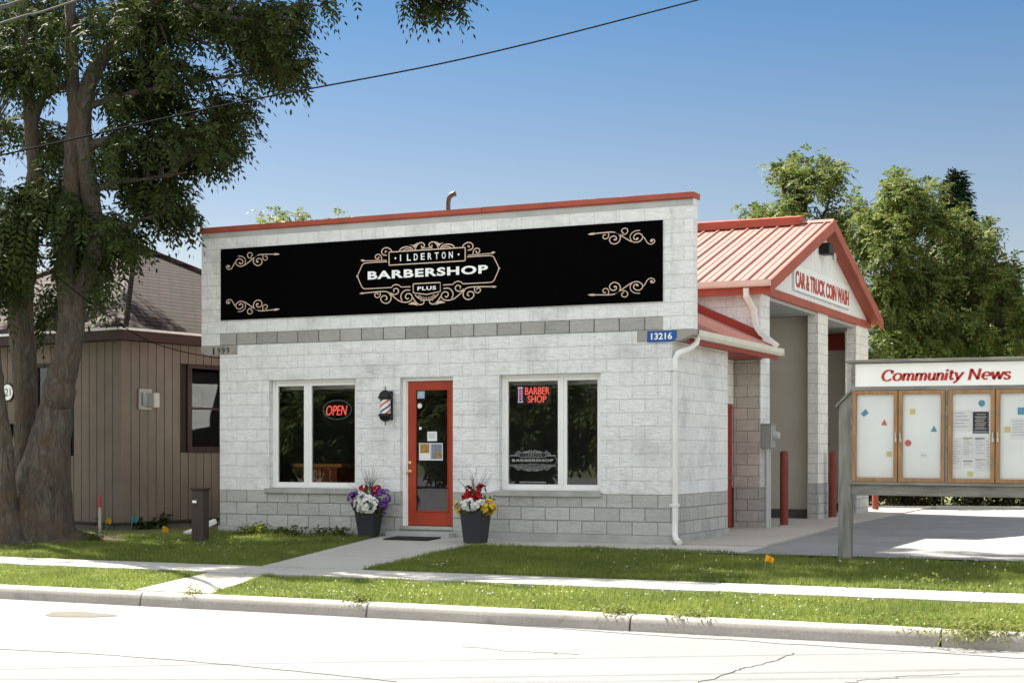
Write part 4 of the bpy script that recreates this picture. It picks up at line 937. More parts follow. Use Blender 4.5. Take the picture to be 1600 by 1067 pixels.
mb = MB(); mb.box(.05, .10, L * .15, L * .75, .08, .30); mb.build('recessed_panel', grey_box, t, local=True)
mb = MB(); mb.box(.05, .24, L * .55, L * 1.0, .04, .30); mb.build('side_box', plain('pale_box_cover', (.42, .40, .36), .5, .05, 6), t, local=True, bevel=.01)
a = h_front(16, 613)
t = thing('house_number_plaque', 'round white house number plaque with dark rim on the brown house', 'number sign', hworld(a[0], -.04, a[2]), R(-8))
mb = MB(); mb.lathe([(.17, 0), (.17, .02), (0, .02)], (0, 0, 0), 28); mb.v = [(x, -z, y) for x, y, z in mb.v]; mb.build('rim', black_metal, t, local=True)
mb = MB(); mb.lathe([(.145, .02), (.145, .026), (0, .026)], (0, 0, 0), 28); mb.v = [(x, -z, y) for x, y, z in mb.v]; mb.build('face', print_white, t, local=True)
mb = MB(); text_into(mb, '21', -.06, .09, -.07, .07, lambda u, v, d: (u, -.027 - d, v), .003); mb.build('numerals', black_metal, t, local=True)
a = h_front(18, 673)
t = thing('mailbox', 'small black mailbox on the brown house wall between the trunks', 'mailbox', hworld(a[0], -.03, a[2]), R(-8))
mb = MB(); mb.box(-.09, .09, -.1, 0, -.1, .1); mb.build('body', black_metal, t, local=True, bevel=.01); mb = MB(); mb.box(-.1, .1, -.115, 0, .1, .125); mb.build('lid', black_metal, t, local=True)

# ================================================================== FOLIAGE
def unit(v): return v / (np.linalg.norm(v, axis=-1, keepdims=True) + 1e-9)
def pinnate(A, D, rng, leaves=8, pairs=6, L=.42, ll=.10, lw=.032, droop=.35, down=.25, spread=1.0, twig=.55):
    """compound leaves: A (n,3) spray points, D (n,3) outward directions -> verts, quads"""
    n = len(A); A = np.repeat(A, leaves, 0); D = np.repeat(D, leaves, 0); N = n * leaves
    t = np.tile(np.linspace(-.6, .55, leaves), n)[:, None] * twig
    base = A + D * t + rng.normal(0, .03, (N, 3))
    d = unit(D * .7 + unit(rng.normal(0, 1, (N, 3))) * spread + np.array([0, 0, -down]))
    Lr = L * rng.uniform(.65, 1.15, (N, 1))
    side = unit(np.cross(d, np.array([0, 0, 1.0]) + rng.normal(0, .25, (N, 3))))
    V = []
    for i in range(2 * pairs + 1):
        last = i == 2 * pairs; s_ = 1.0 if last else .18 + .8 * (i // 2) / pairs; sg_ = 0 if last else (1 if i % 2 else -1)
        p = base + d * Lr * s_ + np.array([0, 0, -1]) * droop * Lr * s_ ** 2
        tan = unit(d + np.array([0, 0, -2]) * droop * s_)
        ld = unit(tan * (.55 if not last else 1) + side * sg_ * .9 + np.array([0, 0, -.25]) + rng.normal(0, .14, (N, 3)))
        wv = unit(np.cross(ld, np.cross(side, tan) + rng.normal(0, .35, (N, 3)))) * lw * .5
        l_ = ll * rng.uniform(.8, 1.15, (N, 1)) * (.75 + .5 * math.sin(math.pi * min(s_, .95)))
        V.append(np.stack([p, p + ld * l_ * .45 + wv, p + ld * l_, p + ld * l_ * .45 - wv], 1))
    V = np.stack(V, 1).reshape(-1, 3); return V, np.arange(len(V)).reshape(-1, 4)
def blades(A, rng, h=(.06, .1), w_=.012, lean=.35):
    n = len(A); a = rng.uniform(0, 2 * math.pi, n); hh = rng.uniform(h[0], h[1], n)
    s = np.stack([np.cos(a), np.sin(a), np.zeros(n)], 1) * (w_ * .5); ln = rng.normal(0, lean, (n, 2)) * hh[:, None]
    tip = A + np.concatenate([ln, hh[:, None]], 1); V = np.stack([A - s, A + s, tip], 1).reshape(-1, 3); return V, np.arange(len(V)).reshape(-1, 3)
def ell(c, r, n, rng, shell=.35):
    u = unit(rng.normal(0, 1, (n, 3))); rad = rng.uniform(shell, 1, (n, 1)) ** .6; return np.array(c) + u * rad * np.array(r), u
def near_twigs(mb, skel, A, rng, r0=.016):
    K = np.array([p for p, _ in skel]); 
    for p in A:
        d = np.linalg.norm(K - p, axis=1) + np.where(K[:, 2] > p[2] + .3, 1.2, 0); j = int(np.argmin(d)); q = K[j]
        mid = (p + q) / 2 + np.array([0, 0, .12 * d[j]]) + rng.normal(0, .05, 3)
        mb.tube([q, q * .6 + mid * .4 + [0, 0, .05], mid, p], [min(skel[j][1] * .8, r0 + .006 * d[j]), r0, r0 * .7, r0 * .4], 4, cap=False)
bark = None
m_bark, n, l, b = nodes('grey_brown_bark'); tc = n.new('ShaderNodeTexCoord'); mp = n.new('ShaderNodeMapping'); mp.inputs['Scale'].default_value = (1, 1, .22); l.new(tc.outputs['Object'], mp.inputs[0])
f1 = noise(n, l, mp.outputs[0], 13, 9, .75, 1.1); f2 = noise(n, l, tc.outputs['Object'], 2.2, 5, .6, .5)
c1 = ramp(n, l, f1, [(.3, (.018, .015, .012)), (.48, (.066, .055, .043)), (.72, (.17, .152, .128))]); c2 = mixc(n, l, ramp(n, l, f2, [(.45, (0, 0, 0)), (.68, (.6,) * 3)]), c1, (.105, .062, .030))
l.new(c2, b.inputs['Base Color']); b.inputs['Roughness'].default_value = .95; bump(n, l, b, f1, 1, .05)
m_darkbark = plain('dark_bark', (.06, .052, .045), .95, .35, 6, .8, 25)
leaf_dark = leafmat('walnut_leaf_dark', [(.026, .038, .012), (.038, .055, .016), (.055, .075, .022), (.03, .045, .016)], .22, .7)
leaf_mid = leafmat('tree_leaf_mid', [(.062, .098, .027), (.10, .145, .036), (.145, .18, .05), (.078, .118, .032), (.18, .15, .055)], .38, .62)
leaf_lite = leafmat('tree_leaf_light', [(.10, .14, .03), (.14, .18, .045), (.17, .17, .05)], .4)
conif = leafmat('conifer_needles', [(.010, .022, .012), (.016, .032, .016), (.022, .038, .018)], .1)
shrubm = leafmat('dark_shrub_leaf', [(.022, .030, .012), (.045, .055, .02), (.075, .06, .035), (.035, .04, .018)], .25)

# ---- the big tree
TD = 25.4
def trunkline(pts, d=TD): return [dep(x, y, d + (e[0] if e else 0)) for x, y, wd, *e in pts], [wd / 2450. * d / 2 for x, y, wd, *e in pts]
tree = thing('large_tree', 'large dark-leaved tree with several thick trunks in front of the brown house', 'tree', tuple(dep(65, 842, TD)))
LIMBS = [
 [(44, 860, 210), (50, 840, 160), (55, 820, 128), (59, 800, 110), (66, 760, 90), (74, 715, 72), (80, 680, 62), (88, 640, 53), (92, 605, 48), (103, 565, 42), (110, 525, 42), (112, 490, 43), (113, 462, 44), (113, 446, 36)],
 [(107, 462, 30), (100, 430, 27), (103, 400, 29), (107, 370, 29), (110, 335, 29), (112, 290, 28), (113, 240, 26), (117, 180, 23), (113, 110, 20), (110, 30, 17), (106, -60, 14), (112, -160, 10), (130, -260, 6)],
 [(118, 464, 28), (136, 432, 25), (144, 400, 25), (148, 370, 26), (148, 345, 28), (142, 310, 28), (135, 260, 27), (130, 210, 27), (131, 165, 28), (140, 128, 26), (162, 88, 22), (198, 50, 19), (236, 10, 17), (280, -50, 14), (350, -110, 11), (440, -160, 8), (560, -190, 5)],
 [(36, 850, 90, .4), (36, 800, 60, .4), (38, 740, 42, .4), (39, 690, 32, .4), (40, 640, 33, .4), (38, 570, 38, .4), (32, 500, 40, .4), (34, 440, 40, .4), (41, 390, 37, .4), (48, 330, 31, .4), (56, 270, 27, .4), (50, 210, 22, .4), (45, 150, 20, .4), (42, 90, 18, .4), (34, 20, 15, .4), (20, -70, 12, .4), (0, -160, 8, .4)],
 [(8, 852, 80, -.6), (2, 800, 50, -.6), (4, 750, 38, -.6), (6, 700, 28, -.6), (-2, 640, 24, -.6), (-9, 580, 24, -.6), (-16, 500, 24, -.6), (-26, 400, 22, -.6), (-45, 280, 18, -.6), (-70, 150, 15, -.6), (-110, 0, 12, -.6), (-170, -150, 8, -.6)],
 [(50, 205, 16, .4), (64, 158, 14, .4), (84, 140, 13, .3), (110, 132, 11, .1)],
 [(137, 228, 16), (160, 222, 14), (182, 218, 11, -.3)],
 [(228, 22, 9), (250, 40, 6), (262, 70, 4)], [(232, 15, 8), (262, 30, 6), (300, 55, 4), (340, 80, 3)],
 [(140, 300, 12), (180, 285, 9), (230, 280, 7), (290, 270, 4)], [(131, 170, 13), (190, 150, 10), (270, 135, 7), (360, 120, 5), (430, 115, 3)],
 [(149, 380, 9), (180, 360, 7), (230, 340, 4), (270, 330, 3)], [(112, 330, 10), (80, 320, 7), (40, 325, 5), (0, 335, 4)], [(44, 140, 10, .4), (10, 110, 7, .4), (-30, 90, 5, .4)], [(250, -15, 12), (330, 20, 8), (400, 40, 5), (440, 70, 3)],
 [(350, -110, 10, 1), (450, -70, 8, 1), (560, -40, 6, 1), (640, -12, 4, 1), (690, 4, 3, 1)]]
mb = MB(); skel = []
for L in LIMBS:
    P, r_ = trunkline(L); mb.tube(smooth_line(P, 8), list(np.interp(np.arange((len(P) - 1) * 8 + 1) / 8, range(len(P)), r_)), 22)
    for i in range(len(P) - 1):
        for tt in (0, .33, .66): skel.append((P[i] * (1 - tt) + P[i + 1] * tt, r_[i]))
# root flare, burl
c = dep(84, 612, TD - .22); 
mb.tube([c + np.array([0, .12, z]) for z in (-.34, -.27, -.14, 0, .12, .22, .27)], [.04, .17, .25, .27, .23, .13, .03], 14)
skel = [s_ for s_ in skel if s_[0][2] > 3.2]
trunk = mb.build('trunk', m_bark, tree, smooth=True)
d_ = trunk.modifiers.new('bark_relief', 'DISPLACE'); tx = bpy.data.textures.new('bark', 'CLOUDS'); tx.noise_scale = .16; tx.noise_depth = 5; d_.texture = tx; d_.strength = .06; d_.texture_coords = 'LOCAL'
clumps = [(402, 62, 58, 66, 36), (438, 108, 28, 28, 9), (348, 185, 26, 46, 14), (325, 230, 28, 42, 11), (235, 135, 85, 62, 48), (262, 225, 62, 55, 28), (232, 300, 52, 46, 19), (270, 330, 26, 26, 6), (190, 362, 42, 32, 12), (128, 375, 50, 62, 30),
 (55, 318, 60, 36, 16), (30, 105, 60, 42, 18), (60, 40, 75, 40, 26), (190, 40, 90, 40, 34), (320, 30, 70, 40, 26), (15, 375, 42, 50, 14), (100, 310, 46, 38, 14), (15, 440, 20, 40, 6), (150, 440, 36, 18, 5), (660, -4, 34, 20, 7), (692, 8, 16, 9, 3), (240, 20, 60, 35, 16), (75, 480, 20, 40, 4), (180, 250, 40, 60, 12), (20, 200, 26, 22, 3), (90, 230, 30, 40, 8), (470, 20, 26, 40, 5), (120, 520, 12, 14, 0)]
A = []; D = []
for cx, cy, rx, ry, nn in clumps:
    for _ in range(int(nn * 1.18)):
        a = rng.uniform(0, 6.28); q = math.sqrt(rng.uniform(0, 1)); x = cx + max(4, rx - 17) * q * math.cos(a); y = cy - 8 + max(4, ry - 16) * q * math.sin(a)
        front = cx in (30, 15, 55) or rng.uniform() < .2
        p = dep(x, y, TD + (1.2 if cx > 590 else -.35 + rng.normal(0, .3) if front else .5 + abs(rng.normal(0, .9)))); A.append(p)
        o = RT * (x - 130) / 200 + np.array([0, 0, (200 - y) / 400.]) + FW * rng.normal(0, .5); D.append(o)
A = np.array(A); D = unit(np.array(D)); nvis = len(A)
for c, r_, nn in (((-18.5, 24.0, 13.0), (4.5, 2.3, 2.8), 190), ((-14.6, 24.3, 12.6), (3.4, 2.0, 1.9), 120), ((-23.5, 22.8, 11.0), (3.5, 2.4, 3.0), 120), ((-21.5, 22.5, 7.6), (2.2, 1.6, 1.6), 30)):
    a, u = ell(c, r_, nn, rng, .5); A = np.vstack([A, a]); D = np.vstack([D, u])
Vv, Ff = pinnate(A, D, rng, leaves=10, pairs=6, L=.50, ll=.125, lw=.046, droop=.45, down=.25)
fast_mesh('crown', Vv, Ff, leaf_dark, tree, off=tree.location)
mb = MB()
for c in ((-18.5, 24.0, 13.0), (-15, 24.3, 12.4), (-23.5, 22.8, 11.0), (-21.5, 22.5, 7.6)):
    skel.append((np.array(c), .05)); j = dep(112, -120, TD) if c[0] > -20 else dep(-45, 280, TD - .6); mb.tube([j, (j + np.array(c)) / 2 + [0, 0, .4], c], [.09, .07, .04], 6)
near_twigs(mb, skel, A, rng, .010); mb.build('twigs', m_darkbark, tree)

# ---- trees behind
def bg_tree(name, label, base_px, d, clumps, mat, trunk_px, dens=1.0, Ls=.62, group='trees behind the buildings', lw=.062, ll=.15):
    bx = dep(base_px[0], 708, d); root = thing(name, label, 'tree', (bx[0], bx[1], .40), group=group)
    A = []; D = []; c0 = np.mean([[c[0], c[1]] for c in clumps], 0)
    for cx, cy, rx, ry, nn in clumps:
        subs = []
        for _ in range(max(2, int(nn / 5.5))):
            a = rng.uniform(0, 6.28); q = math.sqrt(rng.uniform(.1, 1)); subs.append((cx + rx * .92 * q * math.cos(a), cy + ry * .92 * q * math.sin(a)))
        for _ in range(int(nn * dens)):
            sx, sy = subs[rng.integers(len(subs))]; x = sx + rng.normal(0, 6.5); y = sy + rng.normal(0, 4.5)
            A.append(dep(x, y, d + rng.normal(0, .9))); D.append(RT * (x - c0[0]) / 80 + np.array([0, 0, (c0[1] - y) / 120. + .25]) + FW * rng.normal(0, .6))
    A = np.array(A); D = unit(np.array(D)); Vv, Ff = pinnate(A, D, rng, leaves=7, pairs=6, L=Ls, ll=ll, lw=lw, droop=.45, down=.05, spread=1.2); fast_mesh('crown', Vv, Ff, mat, root, off=root.location)
    mb = MB(); sk = []
    for L in trunk_px:
        P = [dep(x, y, d) if y < 790 else np.array([*dep(x, 708, d)[:2], .3]) for x, y, wd in L]; r_ = [wd / 2450. * d / 2 for x, y, wd in L]; mb.tube(smooth_line(P, 3), list(np.interp(np.arange((len(P) - 1) * 3 + 1) / 3, range(len(P)), r_)), 8)
        for i in range(len(P) - 1): sk += [(P[i], r_[i]), ((P[i] + P[i + 1]) / 2, r_[i])]
    sk = [s_ for s_ in sk if s_[0][2] > 2.5]; near_twigs(mb, sk, A, rng, .014); mb.build('trunk', m_darkbark, root); return root
bg_tree('leafy_tree', 'light green leafy tree rising behind the car wash roof', (1250,), 47, [(1228, 285, 16, 26, 16), (1262, 300, 20, 26, 12), (1285, 300, 30, 36, 20), (1215, 325, 34, 24, 16), (1190, 325, 14, 16, 5), (1250, 350, 60, 40, 34), (1310, 350, 36, 50, 20), (1270, 262, 18, 14, 5), (1222, 272, 16, 18, 5), (1290, 420, 60, 50, 20)], leaf_mid,
 [[(1250, 800, 16), (1250, 500, 13), (1252, 380, 9), (1262, 300, 5), (1270, 262, 2)], [(1250, 420, 8), (1228, 330, 5), (1222, 275, 2)], [(1252, 400, 8), (1290, 330, 4), (1300, 290, 2)]])
bg_tree('leafy_tree', 'tall leafy tree between the car wash gable and notice board, left of pair', (1400,), 44, [(1425, 292, 42, 28, 20), (1378, 315, 42, 32, 22), (1440, 330, 55, 36, 30), (1375, 365, 48, 40, 30), (1440, 390, 70, 50, 46), (1390, 430, 60, 50, 40), (1450, 455, 70, 50, 46), (1390, 500, 46, 40, 28), (1440, 535, 70, 36, 36), (1345, 340, 16, 26, 6), (1370, 545, 26, 26, 9)], leaf_mid,
 [[(1375, 800, 14), (1374, 600, 12), (1376, 480, 10), (1380, 400, 7), (1378, 320, 3)], [(1376, 470, 8), (1410, 400, 6), (1430, 330, 4), (1428, 285, 2)], [(1430, 800, 14), (1434, 560, 11), (1442, 460, 8), (1450, 380, 4)]], 1.15)
bg_tree('leafy_tree', 'tall leafy tree at the right edge behind the notice board', (1530,), 45, [(1478, 345, 30, 20, 12), (1512, 360, 24, 16, 8), (1530, 400, 34, 36, 24), (1480, 420, 50, 50, 34), (1545, 440, 44, 44, 28), (1500, 490, 60, 44, 36), (1560, 500, 46, 44, 30), (1510, 545, 60, 30, 28), (1580, 545, 36, 30, 14), (1590, 440, 14, 14, 3), (1608, 500, 26, 50, 12)], leaf_mid,
 [[(1530, 800, 15), (1528, 600, 12), (1522, 480, 9), (1508, 390, 5), (1495, 335, 3)], [(1526, 540, 8), (1560, 470, 5), (1580, 440, 3)]], 1.15)
bg_tree('leafy_tree', 'yellow-green treetop just showing above the left of the parapet', (470,), 40, [(424, 346, 12, 8, 4), (448, 336, 12, 8, 4), (468, 342, 10, 10, 4), (532, 342, 8, 6, 2), (470, 400, 70, 44, 34)], leaf_lite, [[(470, 800, 14), (470, 500, 11), (466, 400, 6), (452, 340, 2)], [(468, 430, 6), (510, 380, 4), (532, 345, 2)]], 1.0, .36, ll=.10, lw=.04)
def conifer(px, top, bot, half, d, label):
    bx = dep(px, 708, d); root = thing('conifer', label, 'tree', (bx[0], bx[1], .40), group='dark conifers behind the leafy trees')
    zt_ = dep(px, top, d)[2]; zb_ = dep(px, bot, d)[2]; rmax = half / 2450. * d; V = []; mb = MB(); mb.tube([(bx[0], bx[1], .3), (bx[0], bx[1], zt_)], [.22, .02], 8)
    A = []; D = []
    for i in range(210):
        f = (i / 210) ** .75; z = zt_ - f * (zt_ - zb_); a = i * 2.4; rr = rmax * (.06 + .94 * f) * rng.uniform(.75, 1.1); o = np.array([math.cos(a), math.sin(a), 0]); e = np.array([bx[0], bx[1], z]) + o * rr + [0, 0, -rr * .25]
        mb.tube([(bx[0], bx[1], z), e], [.025, .006], 4, cap=False)
        for s_ in np.linspace(.25, 1, 6 + int(7 * f)): A.append(np.array([bx[0], bx[1], z]) * (1 - s_) + e * s_); D.append(o + [0, 0, .1])
    Vv, Ff = pinnate(np.array(A), unit(np.array(D)), rng, leaves=5, pairs=6, L=.40, ll=.17, lw=.05, droop=.25, down=.1, spread=.9, twig=.3); fast_mesh('crown', Vv, Ff, conif, root, off=root.location); mb.build('trunk', m_darkbark, root)
conifer(1492, 276, 560, 88, 58, 'pointed dark conifer poking above the right leafy tree')
conifer(1568, 420, 620, 60, 60, 'lower dark conifer by the right edge behind the leafy tree')
t = thing('leafy_tree', 'low dark leafy tree tight behind the far car wash pier', 'tree', (-10.9, 40.6, .42), group='trees behind the buildings')
a, u = ell((-10.9, 40.6, 3.6), (2.6, 1.5, 2.7), 190, rng, .3); Vv, Ff = pinnate(a, u, rng, leaves=8, pairs=5, L=.55, ll=.16, lw=.06, droop=.4); fast_mesh('crown', Vv, Ff, leaf_mid, t, off=t.location)
mb = MB(); mb.tube([(-10.9, 40.6, .3), (-10.85, 40.6, 2), (-10.9, 40.65, 4.6)], [.16, .12, .05], 8); near_twigs(mb, [(np.array([-10.9, 40.6, z]), .1) for z in (1.6, 2.4, 3.2, 4.2)], a, rng, .014); mb.build('trunk', m_darkbark, t)
# ---- low shrubs beyond the lot
for x, y, rx, rz_, nn, lb in ((-8.0, 41.2, 1.3, .75, 150, 'dark low shrub beside the far pier, under the notice board'), (-5.6, 41.4, 1.4, .8, 170, 'dark twiggy shrub beyond the lot, second from the pier'), (-3.0, 41.6, 1.5, .85, 180, 'brownish twiggy shrub beyond the lot, third from the pier'), (-.2, 41.8, 1.5, .9, 160, 'brown twiggy shrub beyond the lot, under the right end of notice board')):
    t = thing('shrub', lb, 'shrub', (x, y, .42), group='low shrubs beyond the lot'); a, u = ell((x, y, .42 + rz_ * .8), (rx, .8, rz_), nn, rng, .2); a[:, 2] = np.maximum(a[:, 2], .5)
    Vv, Ff = pinnate(a, u, rng, leaves=7, pairs=3, L=.28, ll=.12, lw=.055, droop=.3); fast_mesh('foliage', Vv, Ff, shrubm, t, off=t.location)
    mb = MB(); near_twigs(mb, [(np.array([x + q, y, .45]), .03) for q in np.linspace(-rx * .7, rx * .7, 6)], a[::2], rng, .012); mb.build('stems', m_darkbark, t)

# ---- the far side of the street, which the shop glass mirrors
t0 = thing('street_tree', 'round leafy tree across the street, mirrored in the shop glass', 'tree', (-26, -26, 0), group='trees across the street')
a, u = ell((0, 0, 3.3), (3.2, 2.2, 2.5), 330, rng, .3); Vv, Ff = pinnate(a, u, rng, leaves=7, pairs=3, L=.7, ll=.34, lw=.16, droop=.4); fast_mesh('crown', Vv, Ff, leaf_mid, t0)
mb = MB(); mb.tube([(0, 0, -.1), (.05, 0, 1.4), (0, .05, 3.5)], [.2, .15, .08], 8); mb.build('trunk', m_darkbark, t0, local=True)
for i in range(5):
    r = dup(t0, (-31.5 - 5.2 * i, -26 - 1.5 * (i % 2), 0), t0['label']); r.rotation_euler.z = i * 1.3

# ---- flower pots
def planter(x, y, z, W, Hh, tw, specs, label):
    t = thing('flower_planter', label, 'planter', (x, y, z), group='charcoal planters flanking the door')
    mb = MB(); b_ = tw / 2; a_ = W / 2
    for p, q, z0, z1 in ((b_, a_, 0, Hh), ):
        v = [(-p, -p, z0), (p, -p, z0), (p, p, z0), (-p, p, z0), (-q, -q, z1), (q, -q, z1), (q, q, z1), (-q, q, z1)]; mb.add(v, [(0, 3, 2, 1), (0, 1, 5, 4), (1, 2, 6, 5), (2, 3, 7, 6), (3, 0, 4, 7)])
    mb.box(-a_ - .012, a_ + .012, -a_ - .012, -a_ + .02, Hh - .03, Hh); mb.box(-a_ - .012, a_ + .012, a_ - .02, a_ + .012, Hh - .03, Hh); mb.box(-a_ - .012, -a_ + .02, -a_ + .02, a_ - .02, Hh - .03, Hh); mb.box(a_ - .02, a_ + .012, -a_ + .02, a_ - .02, Hh - .03, Hh)
    P = mb.build('pot', pot_m, t, local=True, bevel=.008)
    mb = MB(); mb.box(-a_ + .02, a_ - .02, -a_ + .02, a_ - .02, Hh - .07, Hh - .05); mb.build('soil', m_mulch, P, local=True)
    a, u = ell((0, .03, Hh + .06), (a_ + .02, a_ - .02, .12), 46, rng, .3); Vv, Ff = pinnate(a, u, rng, leaves=5, pairs=2, L=.10, ll=.06, lw=.03, droop=.3, twig=.08); fast_mesh('foliage', Vv, Ff, leaf_mid, t)
    aa = np.concatenate([np.zeros((26, 2)) + rng.normal(0, .03, (26, 2)), np.full((26, 1), Hh)], 1); mb = MB()
    for p in aa:
        dd = rng.normal(0, .09, 2); h_ = rng.uniform(.42, .64); mb.tube([p, p + [dd[0] * .5, dd[1] * .5, h_ * .6], p + [dd[0] * 1.5, dd[1] * 1.5, h_]], [.005, .004, .001], 4)
    mb.build('spike_grass', leafmat('spike_grass_leaf', [(.05, .07, .035), (.09, .10, .05)], .2) if 'spike_grass_leaf' not in MATS else MATS['spike_grass_leaf'], t, local=True)
    for nm, m, c, r_, nn, rad in specs:
        a, u = ell(c, np.array(r_) * 1.12, int(nn * 1.25), rng, .6); V = []; F = []
        for p, q in zip(a, u):
            q = unit(q + np.array([0, -.4, .35])); s1 = unit(np.cross(q, [0, 0, 1.])); s2 = np.cross(s1, q); o = len(V); rr = rad * rng.uniform(1.0, 1.5)
            V.append(p + q * .0); 
            for k in range(10): th = k * .6283; V.append(p + (s1 * math.cos(th) + s2 * math.sin(th)) * rr * (1 if k % 2 == 0 else .72) + q * rr * .35 * (1 if k % 2 else .8))
            F += [(o, o + 1 + k, o + 1 + (k + 1) % 10) for k in range(10)]
        fast_mesh(nm, V, F, m, t)
fw = leafmat('white_petal', [(.74, .74, .72), (.8, .8, .8)], .2); fp = leafmat('purple_petal', [(.10, .04, .26), (.17, .08, .36)], .2); frd = leafmat('red_petal', [(.30, .008, .012), (.42, .016, .02)], .15); fy = leafmat('yellow_petal', [(.62, .40, .03), (.72, .52, .08)], .2)
planter(-12.46, 21.27, .445, .35, .45, .24, [('white_blossoms', fw, (.06, -.21, .53), (.18, .09, .13), 95, .030), ('white_blossoms', fw, (-.07, -.05, .68), (.10, .06, .05), 12, .026), ('purple_blossoms', fp, (-.19, -.06, .58), (.15, .12, .11), 48, .034), ('purple_blossoms', fp, (.20, .02, .62), (.14, .12, .12), 38, .034), ('red_blossoms', frd, (.13, 0, .74), (.06, .05, .06), 12, .034), ('red_blossoms', frd, (-.10, .0, .76), (.07, .05, .03), 9, .034), ('dark_purple_blossoms', fp, (.27, -.02, .46), (.05, .06, .09), 8, .03)], 'charcoal planter with purple, white and red flowers left of the door')
planter(-10.40, 20.88, .425, .36, .48, .27, [('white_blossoms', fw, (-.01, -.22, .57), (.15, .06, .07), 50, .030), ('white_blossoms', fw, (.15, -.10, .60), (.04, .04, .03), 5, .03), ('yellow_blossoms', fy, (-.22, -.05, .52), (.09, .10, .09), 30, .030), ('yellow_blossoms', fy, (.24, -.04, .52), (.11, .10, .11), 38, .030), ('red_blossoms', frd, (-.04, -.05, .70), (.15, .08, .06), 26, .036), ('red_blossoms', frd, (.10, .0, .79), (.05, .04, .06), 10, .036), ('red_blossoms', frd, (-.10, .0, .79), (.05, .04, .05), 8, .036)], 'charcoal planter with yellow, white and red flowers right of the door')

# ---- small things on the lawn
def at_ground(px, py, it=5):
    z = .35
    for _ in range(it): p = onZ(px, py, z); z = gz(p[1])
    return np.array([p[0], p[1], z])
p = at_ground(313, 847); t = thing('utility_pedestal', 'dark brown upright cable pedestal standing on the lawn near the shop corner', 'utility pedestal', tuple(p))
brown_p = plain('brown_pedestal_plastic', (.045, .036, .032), .6, .15, 5)
mb = MB(); mb.box(-.11, .11, -.09, .09, -.05, .80); mb.build('body', brown_p, t, local=True, bevel=.015)
mb = MB(); mb.box(-.125, .125, -.105, .105, .80, .84); mb.build('cap', brown_p, t, local=True, bevel=.012)
mb = MB(); mb.box(-.09, .0, -.098, -.09, .02, .22); mb.build('access_cover', brown_p, t, local=True)
mb = MB(); mb.box(-.085, -.01, -.093, -.0905, .60, .64); mb.build('label_tag', print_white, t, local=True)
p = at_ground(156, 845); t = thing('survey_stake', 'pale wooden survey stake with red painted top in the lawn', 'survey stake', tuple(p))
mb = MB(); mb.prism([(-.022, -.05), (.022, -.05), (.022, .53), (-.022, .53)], lambda a, b: (a, -.012, b), lambda a, b: (a, .012, b)); mb.build('stake', plain('pale_stake_wood', (.34, .29, .24), .8, .2, 8), t, local=True)
mb = MB(); mb.prism([(-.022, .53), (.022, .53), (.020, .70), (-.016, .71)], lambda a, b: (a, -.012, b), lambda a, b: (a, .012, b)); mb.build('painted_top', plain('red_stake_paint', (.34, .035, .03), .7, .1, 8), t, local=True)
def flag(px, py, m, label, hh=.2, sz=.12, lean=.12):
    sz *= 1.05
    p = at_ground(px, py); t = thing('marker_flag', label, 'marker flag', tuple(p), group='utility marker flags')
    mb = MB(); mb.tube([(0, 0, -.05), (lean * .7, 0, hh + sz)], .003, 5); mb.build('wire', steel, t, local=True)
    mb = MB(); x0, z0 = lean * .7, hh + sz; nseg = 5
    for i in range(nseg):
        f0, f1 = i / nseg, (i + 1) / nseg; Y_ = lambda f: .02 * math.sin(f * 4); 
        mb.quad((x0 + sz * f0, Y_(f0), z0 - .05 * f0), (x0 + sz * f1, Y_(f1), z0 - .05 * f1), (x0 - .02 + sz * f1, Y_(f1) - .01, z0 - sz * .75 - .03 * f1), (x0 - .02 + sz * f0, Y_(f0) - .01, z0 - sz * .75 - .03 * f0))
    mb.build('cloth', m, t, local=True)
ofl = leafmat('orange_flag_plastic', [(.66, .28, .008), (.7, .32, .01)], .35); yfl = leafmat('yellow_flag_plastic', [(.55, .32, .01), (.6, .36, .02)], .3); bfl = leafmat('blue_flag_plastic', [(.03, .22, .33), (.04, .26, .36)], .3)
flag(1193, 889, ofl, 'bright orange marker flag on the lawn by the car wash lot', .10, .10, .05); flag(252, 836, yfl, 'yellow-orange marker flag on the lawn near the brown pedestal', .03, .12, .05); flag(205, 826, bfl, 'blue marker flag in front of the brown house foundation', .10, .13, .03); flag(165, 826, yfl, 'small yellow marker flag just behind the survey stake', .08, .12, .03)
def tuft(name, label, cat, px, py, r, n, L, ll, lw, mat, h=.15, group=None):
    p = at_ground(px, py)
    if group == 'weeds along the kerb': p = np.array([p[0], 14.64, .15])
    t = thing(name, label, cat, tuple(p), group=group); a = np.stack([rng.normal(0, r, n), rng.normal(0, r * .5, n), rng.uniform(0, h, n)], 1); D = unit(np.stack([rng.normal(0, 1, n), rng.normal(0, 1, n), np.full(n, .9)], 1))
    Vv, Ff = pinnate(a, D, rng, leaves=4, pairs=1, L=L, ll=ll, lw=lw, droop=.5, spread=.5, twig=.1); fast_mesh('leaves', Vv, Ff, mat, t)
grass_weed = leafmat('kerb_weed_leaf', [(.12, .16, .035), (.17, .21, .05), (.2, .2, .07)], .4); hosta = leafmat('hosta_leaf', [(.035, .06, .02), (.06, .09, .03), (.02, .04, .015)], .2); lime = leafmat('lime_shrub_leaf', [(.14, .17, .02), (.20, .22, .035)], .35); weed = leafmat('weed_leaf', [(.05, .075, .015), (.09, .12, .02)], .3)
for x, y in ((192, 824), (212, 823), (236, 822)): tuft('leafy_plant', {192: 'dark broad-leaved plant by the house foundation, leftmost of three', 212: 'dark broad-leaved plant by the house foundation, middle of three', 236: 'dark broad-leaved plant by the house foundation, rightmost of three'}[x], 'plant', x, y, .16, 26, .16, .22, .08, hosta, .2, 'plants along the brown house')
